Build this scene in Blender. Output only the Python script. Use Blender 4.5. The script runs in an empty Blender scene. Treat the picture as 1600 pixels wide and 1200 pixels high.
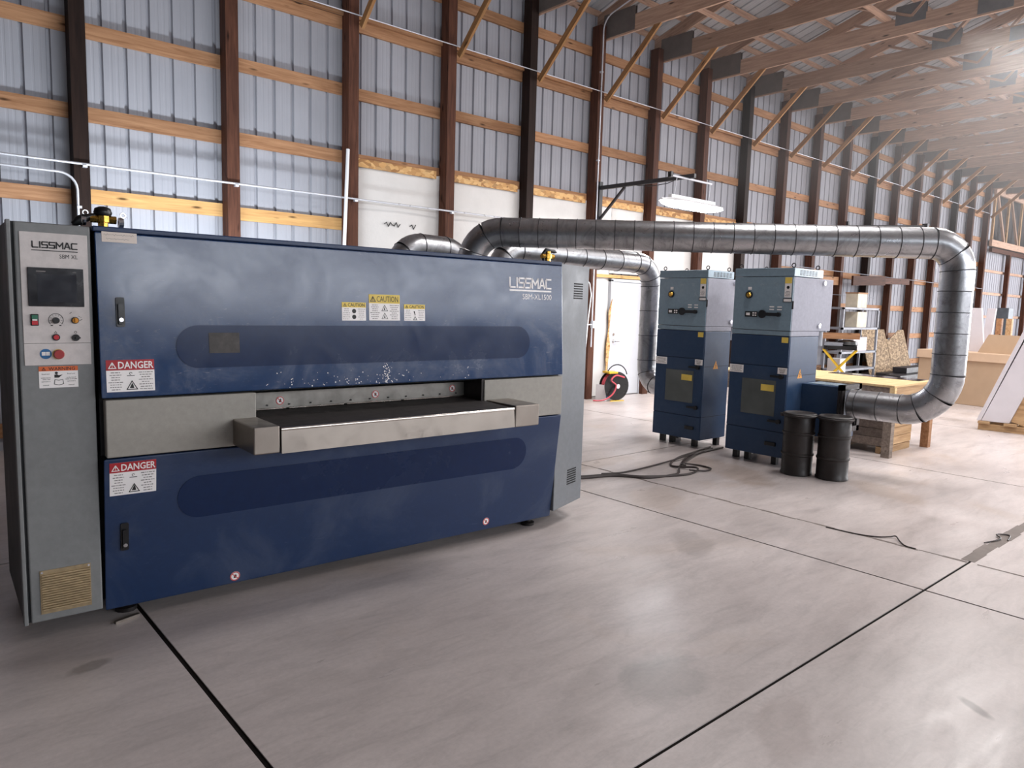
import bpy, math, random
from mathutils import Vector, Matrix
from math import sin, cos, pi, radians

random.seed(7)
scene = bpy.context.scene
COL = scene.collection

# ------------------------------------------------------------------ camera
cam_d = bpy.data.cameras.new('camera')
cam = bpy.data.objects.new('camera', cam_d)
COL.objects.link(cam)
scene.camera = cam
cam_d.sensor_width = 36.0
cam_d.lens = 36.0 * 1135.08 / 1600.0
cam_d.clip_end = 200
CAM_YAW, CAM_PITCH, CAM_ROLL = radians(48.872), radians(6.350), radians(1.643)
_fh = Vector((cos(CAM_YAW), sin(CAM_YAW), 0)); _r = Vector((sin(CAM_YAW), -cos(CAM_YAW), 0)); _u = Vector((0, 0, 1))
_f = _fh * cos(CAM_PITCH) - _u * sin(CAM_PITCH)
_u2 = _u * cos(CAM_PITCH) + _fh * sin(CAM_PITCH)
_r2 = _r * cos(CAM_ROLL) + _u2 * sin(CAM_ROLL)
_u3 = _u2 * cos(CAM_ROLL) - _r * sin(CAM_ROLL)
cam.matrix_world = Matrix(((_r2.x, _u3.x, -_f.x, 0), (_r2.y, _u3.y, -_f.y, 0), (_r2.z, _u3.z, -_f.z, 1.6), (0, 0, 0, 1)))

# ------------------------------------------------------------------ world, lights, exposure
scene.view_settings.view_transform = 'Standard'
scene.view_settings.look = 'None'
scene.view_settings.exposure = 0.74
scene.view_settings.gamma = 1.0
scene.view_settings.use_curve_mapping = False
try:
    scene.cycles.use_denoising = True
    scene.cycles.denoiser = 'OPENIMAGEDENOISE'
    scene.cycles.max_bounces = 8
    scene.cycles.diffuse_bounces = 5
    scene.cycles.glossy_bounces = 4
    scene.cycles.sample_clamp_indirect = 6.0
except Exception:
    pass
w = bpy.data.worlds.new('overcast_sky'); scene.world = w
w.use_nodes = True
_bg = w.node_tree.nodes['Background']
_bg.inputs['Color'].default_value = (0.80, 0.90, 1.0, 1)
_bg.inputs['Strength'].default_value = 1.0
GLARE_DENSITY = 0.016


def area_light(name, loc, rot, sx, sy, power, color):
    d = bpy.data.lights.new(name, 'AREA'); d.shape = 'RECTANGLE'; d.size = sx; d.size_y = sy
    d.energy = power; d.color = color
    o = bpy.data.objects.new(name, d); COL.objects.link(o)
    o.location = loc; o.rotation_euler = rot
    return o


# daylight: the open far gable end, the strip of windows in the opposite side wall; a few ceiling lamps
area_light('gable_daylight', (37.0, -3.5, 3.0), (0, radians(90), 0), 5.0, 12.0, 2400, (0.98, 0.98, 1.0))
area_light('window_daylight', (27.0, -9.6, 3.9), (radians(90), 0, 0), 20.0, 2.2, 420, (0.95, 0.97, 1.0))
area_light('window_daylight_near', (9.5, -9.6, 3.9), (radians(90), 0, 0), 14.0, 2.2, 430, (0.95, 0.96, 1.0))
for _x, _y, _p in ((7.0, 3.0, 110), (10.5, -1.0, 190), (13.0, 3.5, 170), (18.0, 1.0, 260), (24.0, 1.0, 260), (30.0, 1.0, 220)):
    area_light('ceiling_lamp_light', (_x, _y, 5.6), (0, 0, 0), 2.4, 1.2, _p, (1.0, 0.965, 0.95))
area_light('work_lamp_light', (2.6, 7.2, 1.35), (radians(145), 0, 0), 2.2, 0.3, 65, (0.86, 0.93, 1.0))


# ------------------------------------------------------------------ materials
MATS = {}


class NT:
    def __init__(s, m):
        s.t = m.node_tree; s.n = s.t.nodes; s.l = s.t.links
        s.b = s.n['Principled BSDF']

    def node(s, typ, **kw):
        n = s.n.new(typ)
        for k, v in kw.items():
            if hasattr(n, k):
                setattr(n, k, v)
            else:
                n.inputs[k].default_value = v
        return n

    def link(s, a, b): s.l.new(a, b)

    def coords(s, scale=(1, 1, 1), rand=True):
        tc = s.node('ShaderNodeTexCoord'); mp = s.node('ShaderNodeMapping')
        mp.inputs['Scale'].default_value = scale
        s.link(tc.outputs['Object'], mp.inputs['Vector'])
        if rand:
            oi = s.node('ShaderNodeObjectInfo'); mu = s.node('ShaderNodeMath', operation='MULTIPLY')
            mu.inputs[1].default_value = 37.0
            s.link(oi.outputs['Random'], mu.inputs[0])
            s.link(mu.outputs[0], mp.inputs['Location'])
        return mp.outputs['Vector']

    def noise(s, vec, scale, detail=4, rough=0.55, dist=0.0):
        n = s.node('ShaderNodeTexNoise')
        n.inputs['Scale'].default_value = scale; n.inputs['Detail'].default_value = detail
        n.inputs['Roughness'].default_value = rough; n.inputs['Distortion'].default_value = dist
        s.link(vec, n.inputs['Vector'])
        return n.outputs['Fac']

    def ramp(s, fac, stops):
        r = s.node('ShaderNodeValToRGB'); e = r.color_ramp.elements
        while len(e) < len(stops): e.new(0.5)
        for i, (p, c) in enumerate(stops):
            e[i].position = p; e[i].color = (c, c, c, 1) if not isinstance(c, (tuple, list)) else (*c[:3], 1)
        s.link(fac, r.inputs['Fac'])
        return r.outputs['Color']

    def mix(s, fac, a, b, mode='MIX'):
        m = s.node('ShaderNodeMix'); m.data_type = 'RGBA'; m.blend_type = mode
        for inp, v in ((m.inputs[0], fac), (m.inputs[6], a), (m.inputs[7], b)):
            if isinstance(v, (int, float)): inp.default_value = v
            elif isinstance(v, tuple): inp.default_value = (*v[:3], 1)
            else: s.link(v, inp)
        return m.outputs[2]

    def bump(s, h, strength, dist=0.01):
        b = s.node('ShaderNodeBump'); b.inputs['Strength'].default_value = strength; b.inputs['Distance'].default_value = dist
        s.link(h, b.inputs['Height']); s.link(b.outputs['Normal'], s.b.inputs['Normal'])


def new_mat(name):
    m = bpy.data.materials.new(name); m.use_nodes = True
    MATS[name] = m
    return m, NT(m)


def lin(r, g, b):
    f = lambda c: (c / 255 / 12.92) if c / 255 <= 0.04045 else ((c / 255 + 0.055) / 1.055) ** 2.4
    return (f(r), f(g), f(b))


def simple(name, col, rough=0.5, metal=0.0, var=0.12, scale=6.0, bump=0.0, rvar=0.1, spec=0.5):
    m, t = new_mat(name)
    v = t.coords()
    n = t.noise(v, scale)
    c2 = tuple(max(0, c * (1 - var)) for c in col); c1 = tuple(min(1, c * (1 + var)) for c in col)
    t.link(t.ramp(n, [(0.3, c2), (0.7, c1)]), t.b.inputs['Base Color'])
    t.link(t.ramp(t.noise(v, scale * 2.3), [(0.3, max(0.02, rough - rvar)), (0.7, min(1, rough + rvar))]), t.b.inputs['Roughness'])
    t.b.inputs['Metallic'].default_value = metal
    t.b.inputs['Specular IOR Level'].default_value = spec
    if bump: t.bump(t.noise(v, scale * 6), bump, 0.004)
    return m


def wood(name, light, dark, rough=0.65, knots=True, streak=1.0):
    m, t = new_mat(name)
    v = t.coords((0.7, 11, 11)); n = t.noise(v, 3.0, 6, 0.6, 0.6)
    base = t.ramp(n, [(0.28, dark), (0.72, light)])
    oi = t.node('ShaderNodeObjectInfo')
    hv = t.node('ShaderNodeHueSaturation'); mr = t.node('ShaderNodeMapRange')
    mr.inputs['To Min'].default_value = 0.78; mr.inputs['To Max'].default_value = 1.16
    t.link(oi.outputs['Random'], mr.inputs['Value']); t.link(mr.outputs[0], hv.inputs['Value']); t.link(base, hv.inputs['Color'])
    c = hv.outputs['Color']
    if knots:
        vk = t.coords((2.2, 9, 9))
        vo = t.node('ShaderNodeTexVoronoi'); vo.inputs['Scale'].default_value = 1.0
        t.link(vk, vo.inputs['Vector'])
        k = t.ramp(vo.outputs['Distance'], [(0.05, 1.0), (0.16, 0.0)])
        c = t.mix(k, c, tuple(x * 0.25 for x in dark))
    t.link(c, t.b.inputs['Base Color']); t.b.inputs['Roughness'].default_value = rough
    t.b.inputs['Specular IOR Level'].default_value = 0.12
    t.bump(n, 0.25, 0.004)
    return m


wood('girt_wood', lin(182, 140, 106), lin(136, 96, 68))
wood('girt_wood_pale', lin(200, 160, 106), lin(166, 124, 80))
wood('post_wood', lin(96, 62, 48), lin(60, 38, 31), knots=True)
wood('post_wood_dark', lin(52, 38, 33), lin(34, 25, 23), knots=False)
wood('truss_wood', lin(196, 166, 146), lin(152, 124, 108))
wood('brace_wood', lin(186, 142, 98), lin(136, 96, 62))
wood('pale_ply', lin(226, 200, 156), lin(200, 168, 120), knots=False)
wood('grey_wood', lin(150, 136, 124), lin(108, 96, 88), knots=True)
wood('pallet_wood', lin(196, 164, 126), lin(150, 118, 86), knots=True)

# oriented strand board
m, t = new_mat('osb')
vo = t.node('ShaderNodeTexVoronoi'); vo.inputs['Scale'].default_value = 1.0
t.link(t.coords((14, 26, 26)), vo.inputs['Vector'])
sep = t.node('ShaderNodeSeparateColor'); t.link(vo.outputs['Color'], sep.inputs[0])
t.link(t.ramp(sep.outputs[0], [(0.0, lin(150, 104, 60)), (0.4, lin(196, 150, 94)), (0.8, lin(216, 176, 120)), (1.0, lin(140, 100, 60))]), t.b.inputs['Base Color'])
t.b.inputs['Roughness'].default_value = 0.75
m, t = new_mat('osb_grey')
vo = t.node('ShaderNodeTexVoronoi'); vo.inputs['Scale'].default_value = 1.0
t.link(t.coords((16, 24, 24)), vo.inputs['Vector'])
sep = t.node('ShaderNodeSeparateColor'); t.link(vo.outputs['Color'], sep.inputs[0])
t.link(t.ramp(sep.outputs[0], [(0.0, lin(104, 84, 62)), (0.5, lin(138, 114, 86)), (1.0, lin(176, 152, 120))]), t.b.inputs['Base Color'])
t.b.inputs['Roughness'].default_value = 0.8

STAINS = [(4.14, 2.83, 0.34, 0.16, 0.9, 0.28, (120, 112, 108)), (2.50, 1.80, 0.28, 0.20, 0.3, 0.34, (112, 110, 104)),
          (6.35, 3.95, 0.75, 0.30, 1.2, 0.30, (150, 118, 84)), (3.33, 0.86, 0.10, 0.035, 1.0, 0.55, (74, 66, 64)),
          (0.62, 3.4, 0.10, 0.05, 0.2, 0.45, (84, 78, 70)), (6.8, 2.6, 0.5, 0.22, 1.1, 0.22, (150, 122, 90)),
          (2.55, 1.28, 0.30, 0.12, 0.4, 0.25, (130, 112, 106)), (4.9, 3.7, 0.5, 0.25, 0.6, 0.2, (150, 124, 96)), (5.5, 4.9, 0.7, 0.16, 0.1, 0.25, (156, 126, 92))]
# concrete slab: broad tonal blotches, trowel streaks, stains
m, t = new_mat('concrete')
tc = t.node('ShaderNodeNewGeometry')
mp = t.node('ShaderNodeMapping'); mp.inputs['Scale'].default_value = (1, 1, 1)
t.link(tc.outputs['Position'], mp.inputs['Vector']); P = mp.outputs['Vector']
mp2 = t.node('ShaderNodeMapping'); mp2.inputs['Scale'].default_value = (0.7, 2.6, 1); mp2.inputs['Rotation'].default_value = (0, 0, 0.35)
t.link(tc.outputs['Position'], mp2.inputs['Vector']); P2 = mp2.outputs['Vector']
big = t.ramp(t.noise(P, 0.55, 3, 0.5), [(0.3, lin(182, 172, 169)), (0.7, lin(206, 196, 193))])
strk = t.ramp(t.noise(P2, 1.6, 6, 0.6, 0.4), [(0.25, 0.80), (0.5, 1.0), (0.8, 1.08)])
c = t.mix(1.0, big, strk, 'MULTIPLY')
mid = t.ramp(t.noise(P2, 4.5, 8, 0.72, 1.0), [(0.25, 0.82), (0.5, 1.0), (0.75, 1.10)])
c = t.mix(1.0, c, mid, 'MULTIPLY')
scuff = t.ramp(t.noise(P2, 13, 8, 0.8, 2.5), [(0.68, 0.0), (0.80, 1.0)])
sc2 = t.node('ShaderNodeMath', operation='MULTIPLY'); sc2.inputs[1].default_value = 0.35; t.link(scuff, sc2.inputs[0])
c = t.mix(sc2.outputs[0], c, lin(112, 102, 98))
fine = t.ramp(t.noise(P, 40, 5, 0.7), [(0.2, 0.88), (0.8, 1.08)])
c = t.mix(1.0, c, fine, 'MULTIPLY')
stain = t.ramp(t.noise(P, 1.15, 2, 0.4, 0.2), [(0.69, 0.0), (0.74, 1.0)])
sm = t.node('ShaderNodeMath', operation='MULTIPLY'); sm.inputs[1].default_value = 0.30; t.link(stain, sm.inputs[0])
c = t.mix(sm.outputs[0], c, lin(120, 112, 104))
rust = t.ramp(t.noise(P, 0.8, 4, 0.6, 0.5), [(0.58, 0.0), (0.78, 1.0)])
rm = t.node('ShaderNodeMath', operation='MULTIPLY'); rm.inputs[1].default_value = 0.35; t.link(rust, rm.inputs[0])
c = t.mix(rm.outputs[0], c, lin(168, 140, 108))
# individual stains: (x, y, half length, half width, turn, strength, colour)
wob = t.node('ShaderNodeTexNoise'); wob.inputs['Scale'].default_value = 5.0; wob.inputs['Detail'].default_value = 4.0
t.link(tc.outputs['Position'], wob.inputs['Vector'])
for sx_, sy_, rx_, ry_, a_, st_, sc_ in STAINS:
    mm = t.node('ShaderNodeMapping'); mm.vector_type = 'TEXTURE'
    mm.inputs['Location'].default_value = (sx_, sy_, 0); mm.inputs['Rotation'].default_value = (0, 0, a_); mm.inputs['Scale'].default_value = (rx_, ry_, 1)
    t.link(tc.outputs['Position'], mm.inputs['Vector'])
    ln = t.node('ShaderNodeVectorMath', operation='LENGTH'); t.link(mm.outputs[0], ln.inputs[0])
    ad = t.node('ShaderNodeMath', operation='ADD'); t.link(ln.outputs['Value'], ad.inputs[0]); t.link(wob.outputs['Fac'], ad.inputs[1])
    mr_ = t.node('ShaderNodeMapRange'); mr_.inputs['From Min'].default_value = 1.15; mr_.inputs['From Max'].default_value = 1.5
    mr_.inputs['To Min'].default_value = st_; mr_.inputs['To Max'].default_value = 0.0; t.link(ad.outputs[0], mr_.inputs['Value'])
    c = t.mix(mr_.outputs[0], c, lin(*sc_))
t.link(c, t.b.inputs['Base Color'])
t.link(t.ramp(t.noise(P2, 2.2, 6, 0.65, 0.3), [(0.25, 0.24), (0.75, 0.46)]), t.b.inputs['Roughness'])
t.bump(t.noise(P2, 7, 6, 0.65), 0.10, 0.006)
simple('joint_filler', lin(26, 22, 20), 0.95, spec=0.1)
simple('joint_grey', lin(118, 108, 102), 0.8)

simple('sheet_metal_white', lin(158, 159, 166), 0.8, 0.0, 0.05, 1.5, rvar=0.08, spec=0.1)
simple('roof_sheet', lin(168, 170, 174), 0.45, 0.0, 0.05, 1.5)
simple('sheathing_dark', lin(56, 50, 50), 0.8)
simple('insulation_white', lin(208, 205, 202), 0.55, 0, 0.04, 3.0, bump=0.6)
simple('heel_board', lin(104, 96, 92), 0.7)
simple('galv_plate', lin(128, 130, 134), 0.4, 0.6, 0.1, 9)

# worn machine paints
def paint(name, col, rough, dust, dustcol, scratch=0.35, coat=0.0, spec=0.5):
    m, t = new_mat(name)
    v = t.coords((1, 1, 1), rand=False)
    n1 = t.noise(v, 3.0, 6, 0.65, 0.6); n2 = t.noise(v, 26, 4, 0.7)
    c = t.ramp(n2, [(0.3, tuple(x * 0.92 for x in col)), (0.7, tuple(min(1, x * 1.08) for x in col))])
    d = t.ramp(n1, [(0.48, 0.0), (0.80, 1.0)])
    dm = t.node('ShaderNodeMath', operation='MULTIPLY'); dm.inputs[1].default_value = dust; t.link(d, dm.inputs[0])
    c = t.mix(dm.outputs[0], c, dustcol)
    vs = t.coords((1.0, 4.0, 5.0), rand=False)
    n3 = t.noise(vs, 9, 8, 0.75, 2.0)
    s = t.ramp(n3, [(0.60, 0.0), (0.70, 1.0)])
    s2 = t.node('ShaderNodeMath', operation='MULTIPLY'); s2.inputs[1].default_value = scratch * dust; t.link(s, s2.inputs[0])
    c = t.mix(s2.outputs[0], c, tuple(min(1, x * 1.2) for x in dustcol))
    t.link(c, t.b.inputs['Base Color'])
    t.link(t.ramp(n1, [(0.35, rough), (0.8, min(1, rough + 0.22))]), t.b.inputs['Roughness'])
    t.b.inputs['Specular IOR Level'].default_value = spec
    t.b.inputs['Coat Weight'].default_value = coat; t.b.inputs['Coat Roughness'].default_value = 0.12
    t.bump(t.noise(v, 180, 2), 0.04, 0.001)
    return m


BLUE = lin(20, 46, 84)
paint('machine_blue', BLUE, 0.32, 0.22, lin(120, 128, 142), 0.6)
paint('machine_blue_dust_sheen', lin(30, 58, 98), 0.13, 0.42, lin(124, 128, 142), 0.9)  # upper door: some real dust, raised to paint in its grey sheen
paint('machine_blue_deep', lin(12, 36, 74), 0.16, 0.04, lin(100, 110, 126), spec=0.28)
paint('machine_grey', lin(110, 114, 119), 0.42, 0.18, lin(160, 158, 152))
paint('machine_grey_warm', lin(158, 154, 146), 0.42, 0.15, lin(176, 170, 160))
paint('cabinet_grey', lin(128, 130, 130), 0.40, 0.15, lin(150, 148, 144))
paint('cabinet_side_shaded', lin(62, 65, 67), 0.45, 0.2, lin(120, 120, 118))  # cabinet grey darkened, shade of the left side put into the colour
paint('panel_white', lin(214, 207, 204), 0.45, 0.25, lin(180, 170, 166))
paint('collector_blue', lin(46, 67, 96), 0.30, 0.18, lin(110, 120, 138), spec=0.3)
paint('collector_grey', lin(132, 154, 168), 0.15, 0.15, lin(150, 155, 162))
paint('collector_pale', lin(166, 167, 178), 0.7, 0.15, lin(140, 139, 144), spec=0.12)
simple('black_plastic', lin(22, 22, 24), 0.35)
simple('dark_metal', lin(48, 44, 44), 0.45, 0.5, 0.2, 12)
simple('dark_void', lin(24, 24, 26), 0.8)
simple('belt_rubber', lin(38, 32, 31), 0.7, 0, 0.25, 5)
simple('steel_plate', lin(150, 142, 134), 0.38, 0.85, 0.08, 5)
simple('bright_steel', lin(222, 216, 208), 0.2, 1.0, 0.05, 8)
simple('slot_plate', lin(150, 146, 140), 0.4, 0.6, 0.3, 7)
simple('chrome', lin(225, 225, 228), 0.12, 1.0, 0.02)
simple('brass', lin(206, 160, 74), 0.28, 1.0, 0.15, 30)
simple('screen_black', lin(34, 34, 38), 0.22)
simple('screen_glass', lin(52, 54, 60), 0.12)
simple('red_plastic', lin(196, 40, 52), 0.4)
simple('red_dull', lin(168, 52, 52), 0.4)
simple('green_plastic', lin(40, 110, 84), 0.4)
simple('orange_print', lin(226, 110, 56), 0.5)
simple('red_print', lin(178, 34, 44), 0.5)
simple('yellow_print', lin(238, 208, 96), 0.5)
simple('white_print', lin(250, 246, 244), 0.5, var=0.03)
simple('paper_beige', lin(226, 214, 204), 0.6, var=0.06)
simple('black_print', lin(30, 28, 28), 0.5)
simple('grey_print', lin(128, 122, 120), 0.5)
simple('pink_print', lin(206, 84, 84), 0.5)
simple('blue_print', lin(40, 104, 156), 0.4)
simple('amber_print', lin(222, 150, 40), 0.5)
simple('worn_brown', lin(70, 66, 64), 0.6, var=0.3, scale=30)
simple('vent_brass', lin(168, 148, 116), 0.45, 0.5, 0.2, 30)
simple('drum_brown', lin(34, 27, 25), 0.5, 0.0, 0.25, 8, rvar=0.12)
simple('cable_black', lin(58, 50, 48), 0.55)
simple('conduit_galv', lin(205, 207, 214), 0.35, 0.4, 0.05)
simple('white_plastic', lin(235, 235, 238), 0.4, var=0.02)
simple('door_white', lin(190, 192, 197), 0.6, var=0.02, spec=0.2)
simple('foam_white', lin(205, 200, 205), 0.7, var=0.03, spec=0.2)
simple('cardboard', lin(176, 150, 124), 0.85, var=0.06, scale=3)
simple('cardboard_light', lin(200, 172, 146), 0.85, var=0.06, scale=3)
simple('shelf_grey', lin(140, 142, 150), 0.6, 0.1)
simple('yellow_paint', lin(226, 184, 48), 0.4)
simple('hose_red', lin(206, 84, 96), 0.5)
simple('window_glass_dark', lin(92, 96, 94), 0.12, var=0.2, scale=3)
simple('jib_black', lin(40, 38, 42), 0.5)
simple('cream_box', lin(214, 205, 186), 0.7, spec=0.2)
simple('grey_cabinet', lin(96, 104, 112), 0.5)

# galvanised duct: spangle, scuffs
m, t = new_mat('duct_metal')
v = t.coords((1, 1, 1))
n1 = t.noise(v, 5, 6, 0.7, 1.2)
oi = t.node('ShaderNodeObjectInfo'); mr = t.node('ShaderNodeMapRange')
mr.inputs['To Min'].default_value = 0.88; mr.inputs['To Max'].default_value = 1.08
t.link(oi.outputs['Random'], mr.inputs['Value'])
c = t.ramp(n1, [(0.28, lin(128, 128, 130)), (0.5, lin(172, 173, 176)), (0.75, lin(190, 190, 194))])
hv = t.node('ShaderNodeHueSaturation'); t.link(mr.outputs[0], hv.inputs['Value']); t.link(c, hv.inputs['Color'])
t.link(hv.outputs['Color'], t.b.inputs['Base Color'])
t.b.inputs['Metallic'].default_value = 0.95
t.link(t.ramp(n1, [(0.3, 0.42), (0.7, 0.24)]), t.b.inputs['Roughness'])
t.bump(t.noise(v, 9, 5, 0.7, 0.5), 0.18, 0.012)
simple('duct_seam', lin(74, 74, 76), 0.5, 0.6)

m, t = new_mat('lamp_glow')
t.b.inputs['Emission Color'].default_value = (0.97, 0.98, 1.0, 1); t.b.inputs['Emission Strength'].default_value = 45.0
t.b.inputs['Base Color'].default_value = (0.9, 0.9, 0.9, 1)


# ------------------------------------------------------------------ helpers
class MB:
    """collects shapes; build() links them as one mesh object"""
    def __init__(s): s.v = []; s.f = []; s.mi = []

    def add(s, vs, fs):
        k = len(s.v); s.v += [Vector(p) for p in vs]; s.f += [[i + k for i in f] for f in fs]; return s

    def box(s, x0, x1, y0, y1, z0, z1):
        return s.add([(x0, y0, z0), (x1, y0, z0), (x1, y1, z0), (x0, y1, z0), (x0, y0, z1), (x1, y0, z1), (x1, y1, z1), (x0, y1, z1)],
                     [(0, 3, 2, 1), (4, 5, 6, 7), (0, 1, 5, 4), (1, 2, 6, 5), (2, 3, 7, 6), (3, 0, 4, 7)])

    def hexa(s, a, b):
        """a,b: matching quads (a faces outward, anticlockwise seen from a's side)"""
        n = len(a)
        fs = [tuple(range(n)), tuple(range(2 * n - 1, n - 1, -1))]
        for i in range(n):
            j = (i + 1) % n
            fs.append((j, i, n + i, n + j))
        return s.add(list(a) + list(b), fs)

    def tube(s, pts, r, n=8, cap=True):
        pts = [Vector(p) for p in pts]
        rs = r if isinstance(r, (list, tuple)) else [r] * len(pts)
        rings = []; up = None
        for i, p in enumerate(pts):
            d = (pts[min(i + 1, len(pts) - 1)] - pts[max(i - 1, 0)]).normalized()
            if up is None:
                up = Vector((0, 0, 1)) if abs(d.z) < 0.9 else Vector((1, 0, 0))
            a = up - d * up.dot(d)
            if a.length < 1e-6: a = Vector((1, 0, 0)) - d * d.x
            a.normalize(); b = d.cross(a); up = a
            rings.append([p + a * (rs[i] * cos(2 * pi * k / n)) + b * (rs[i] * sin(2 * pi * k / n)) for k in range(n)])
        vs = [q for R in rings for q in R]; fs = []
        for i in range(len(pts) - 1):
            for k in range(n):
                k2 = (k + 1) % n
                fs.append((i * n + k, i * n + k2, (i + 1) * n + k2, (i + 1) * n + k))
        if cap:
            fs.append(tuple(range(n - 1, -1, -1))); fs.append(tuple((len(pts) - 1) * n + k for k in range(n)))
        return s.add(vs, fs)

    def lathe(s, prof, n=24, c=(0, 0, 0), cap=True):
        vs = []; fs = []
        for r, z in prof:
            for k in range(n):
                vs.append((c[0] + r * cos(2 * pi * k / n), c[1] + r * sin(2 * pi * k / n), c[2] + z))
        for i in range(len(prof) - 1):
            for k in range(n):
                k2 = (k + 1) % n
                fs.append((i * n + k, i * n + k2, (i + 1) * n + k2, (i + 1) * n + k))
        if cap:
            fs.append(tuple(range(n - 1, -1, -1))); fs.append(tuple((len(prof) - 1) * n + k for k in range(n)))
        return s.add(vs, fs)

    def bar(s, p0, p1, w, h, up=(0, 0, 1)):
        p0 = Vector(p0); p1 = Vector(p1); d = (p1 - p0).normalized(); u = Vector(up)
        u = (u - d * u.dot(d)).normalized(); b = d.cross(u)
        q = [b * (sx * w / 2) + u * (sz * h / 2) for sx, sz in ((-1, -1), (1, -1), (1, 1), (-1, 1))]
        return s.hexa([p1 + x for x in q], [p0 + x for x in q])

    def mesh(s, name):
        me = bpy.data.meshes.new(name); me.from_pydata([tuple(p) for p in s.v], [], s.f); me.update()
        return me

    def build(s, name, mat, parent=None, loc=None, smooth=None, rotz=None, bevel=0.0):
        me = s.mesh(name)
        return put(name, me, mat, parent, loc, smooth, rotz, bevel)


SMALL = {'small_print', 'screw', 'panel_seam', 'louvre', 'vent_slot', 'display_key', 'switch_label', 'handwriting', 'panel_mark', 'pictogram', 'pen_scribble', 'hose_clip', 'lettering', 'message_lettering'}


def put(name, me, mat, parent=None, loc=None, smooth=None, rotz=None, bevel=0.0):
    if mat and not me.materials: me.materials.append(MATS[mat])
    if smooth:
        for p in me.polygons: p.use_smooth = True
        me.set_sharp_from_angle(angle=radians(smooth))
    o = bpy.data.objects.new(name, me); COL.objects.link(o)
    if name in SMALL: o['kind'] = 'stuff'
    if parent: o.parent = parent
    if loc is not None: o.location = loc
    if rotz is not None: o.rotation_euler = (0, 0, rotz)
    if bevel:
        md = o.modifiers.new('bevel', 'BEVEL'); md.width = bevel; md.segments = 2; md.limit_method = 'ANGLE'
    return o


def empty(name, loc=(0, 0, 0), rotz=0.0):
    o = bpy.data.objects.new(name, None); COL.objects.link(o); o.empty_display_size = 0.1
    o.location = loc; o.rotation_euler = (0, 0, rotz)
    return o


def tag(o, label=None, cat=None, group=None, kind=None):
    if label: o['label'] = label
    if cat: o['category'] = cat
    if group: o['group'] = group
    if kind: o['kind'] = kind
    return o


def thing(name, label, cat, loc=(0, 0, 0), rotz=0.0, group=None):
    return tag(empty(name, loc, rotz), label, cat, group)


BEAMS = {}


def beam(name, p0, p1, w, h, mat, parent, up=(0, 0, 1), tint=None):
    """timber with its length on local X; equal sizes share one mesh"""
    p0 = Vector(p0); p1 = Vector(p1); d = p1 - p0; L = d.length; d.normalize()
    key = (round(L, 3), w, h, mat)
    if key not in BEAMS:
        me = MB().box(0, L, -w / 2, w / 2, -h / 2, h / 2).mesh(name); me.materials.append(MATS[mat]); BEAMS[key] = me
    o = bpy.data.objects.new(name, BEAMS[key]); COL.objects.link(o)
    u = Vector(up); u = (u - d * u.dot(d)).normalized(); b = u.cross(d)
    o.matrix_world = Matrix(((d.x, b.x, u.x, p0.x), (d.y, b.y, u.y, p0.y), (d.z, b.z, u.z, p0.z), (0, 0, 0, 1)))
    if parent:
        mw = o.matrix_world.copy(); o.parent = parent; o.matrix_parent_inverse = Matrix(); o.matrix_basis = pm(parent).inverted() @ mw
    return o


def pm(o):
    m = Matrix.LocRotScale(o.location, o.rotation_euler, o.scale) if o.rotation_mode != 'QUATERNION' else o.matrix_basis.copy()
    return (pm(o.parent) @ m) if o.parent else m


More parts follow.
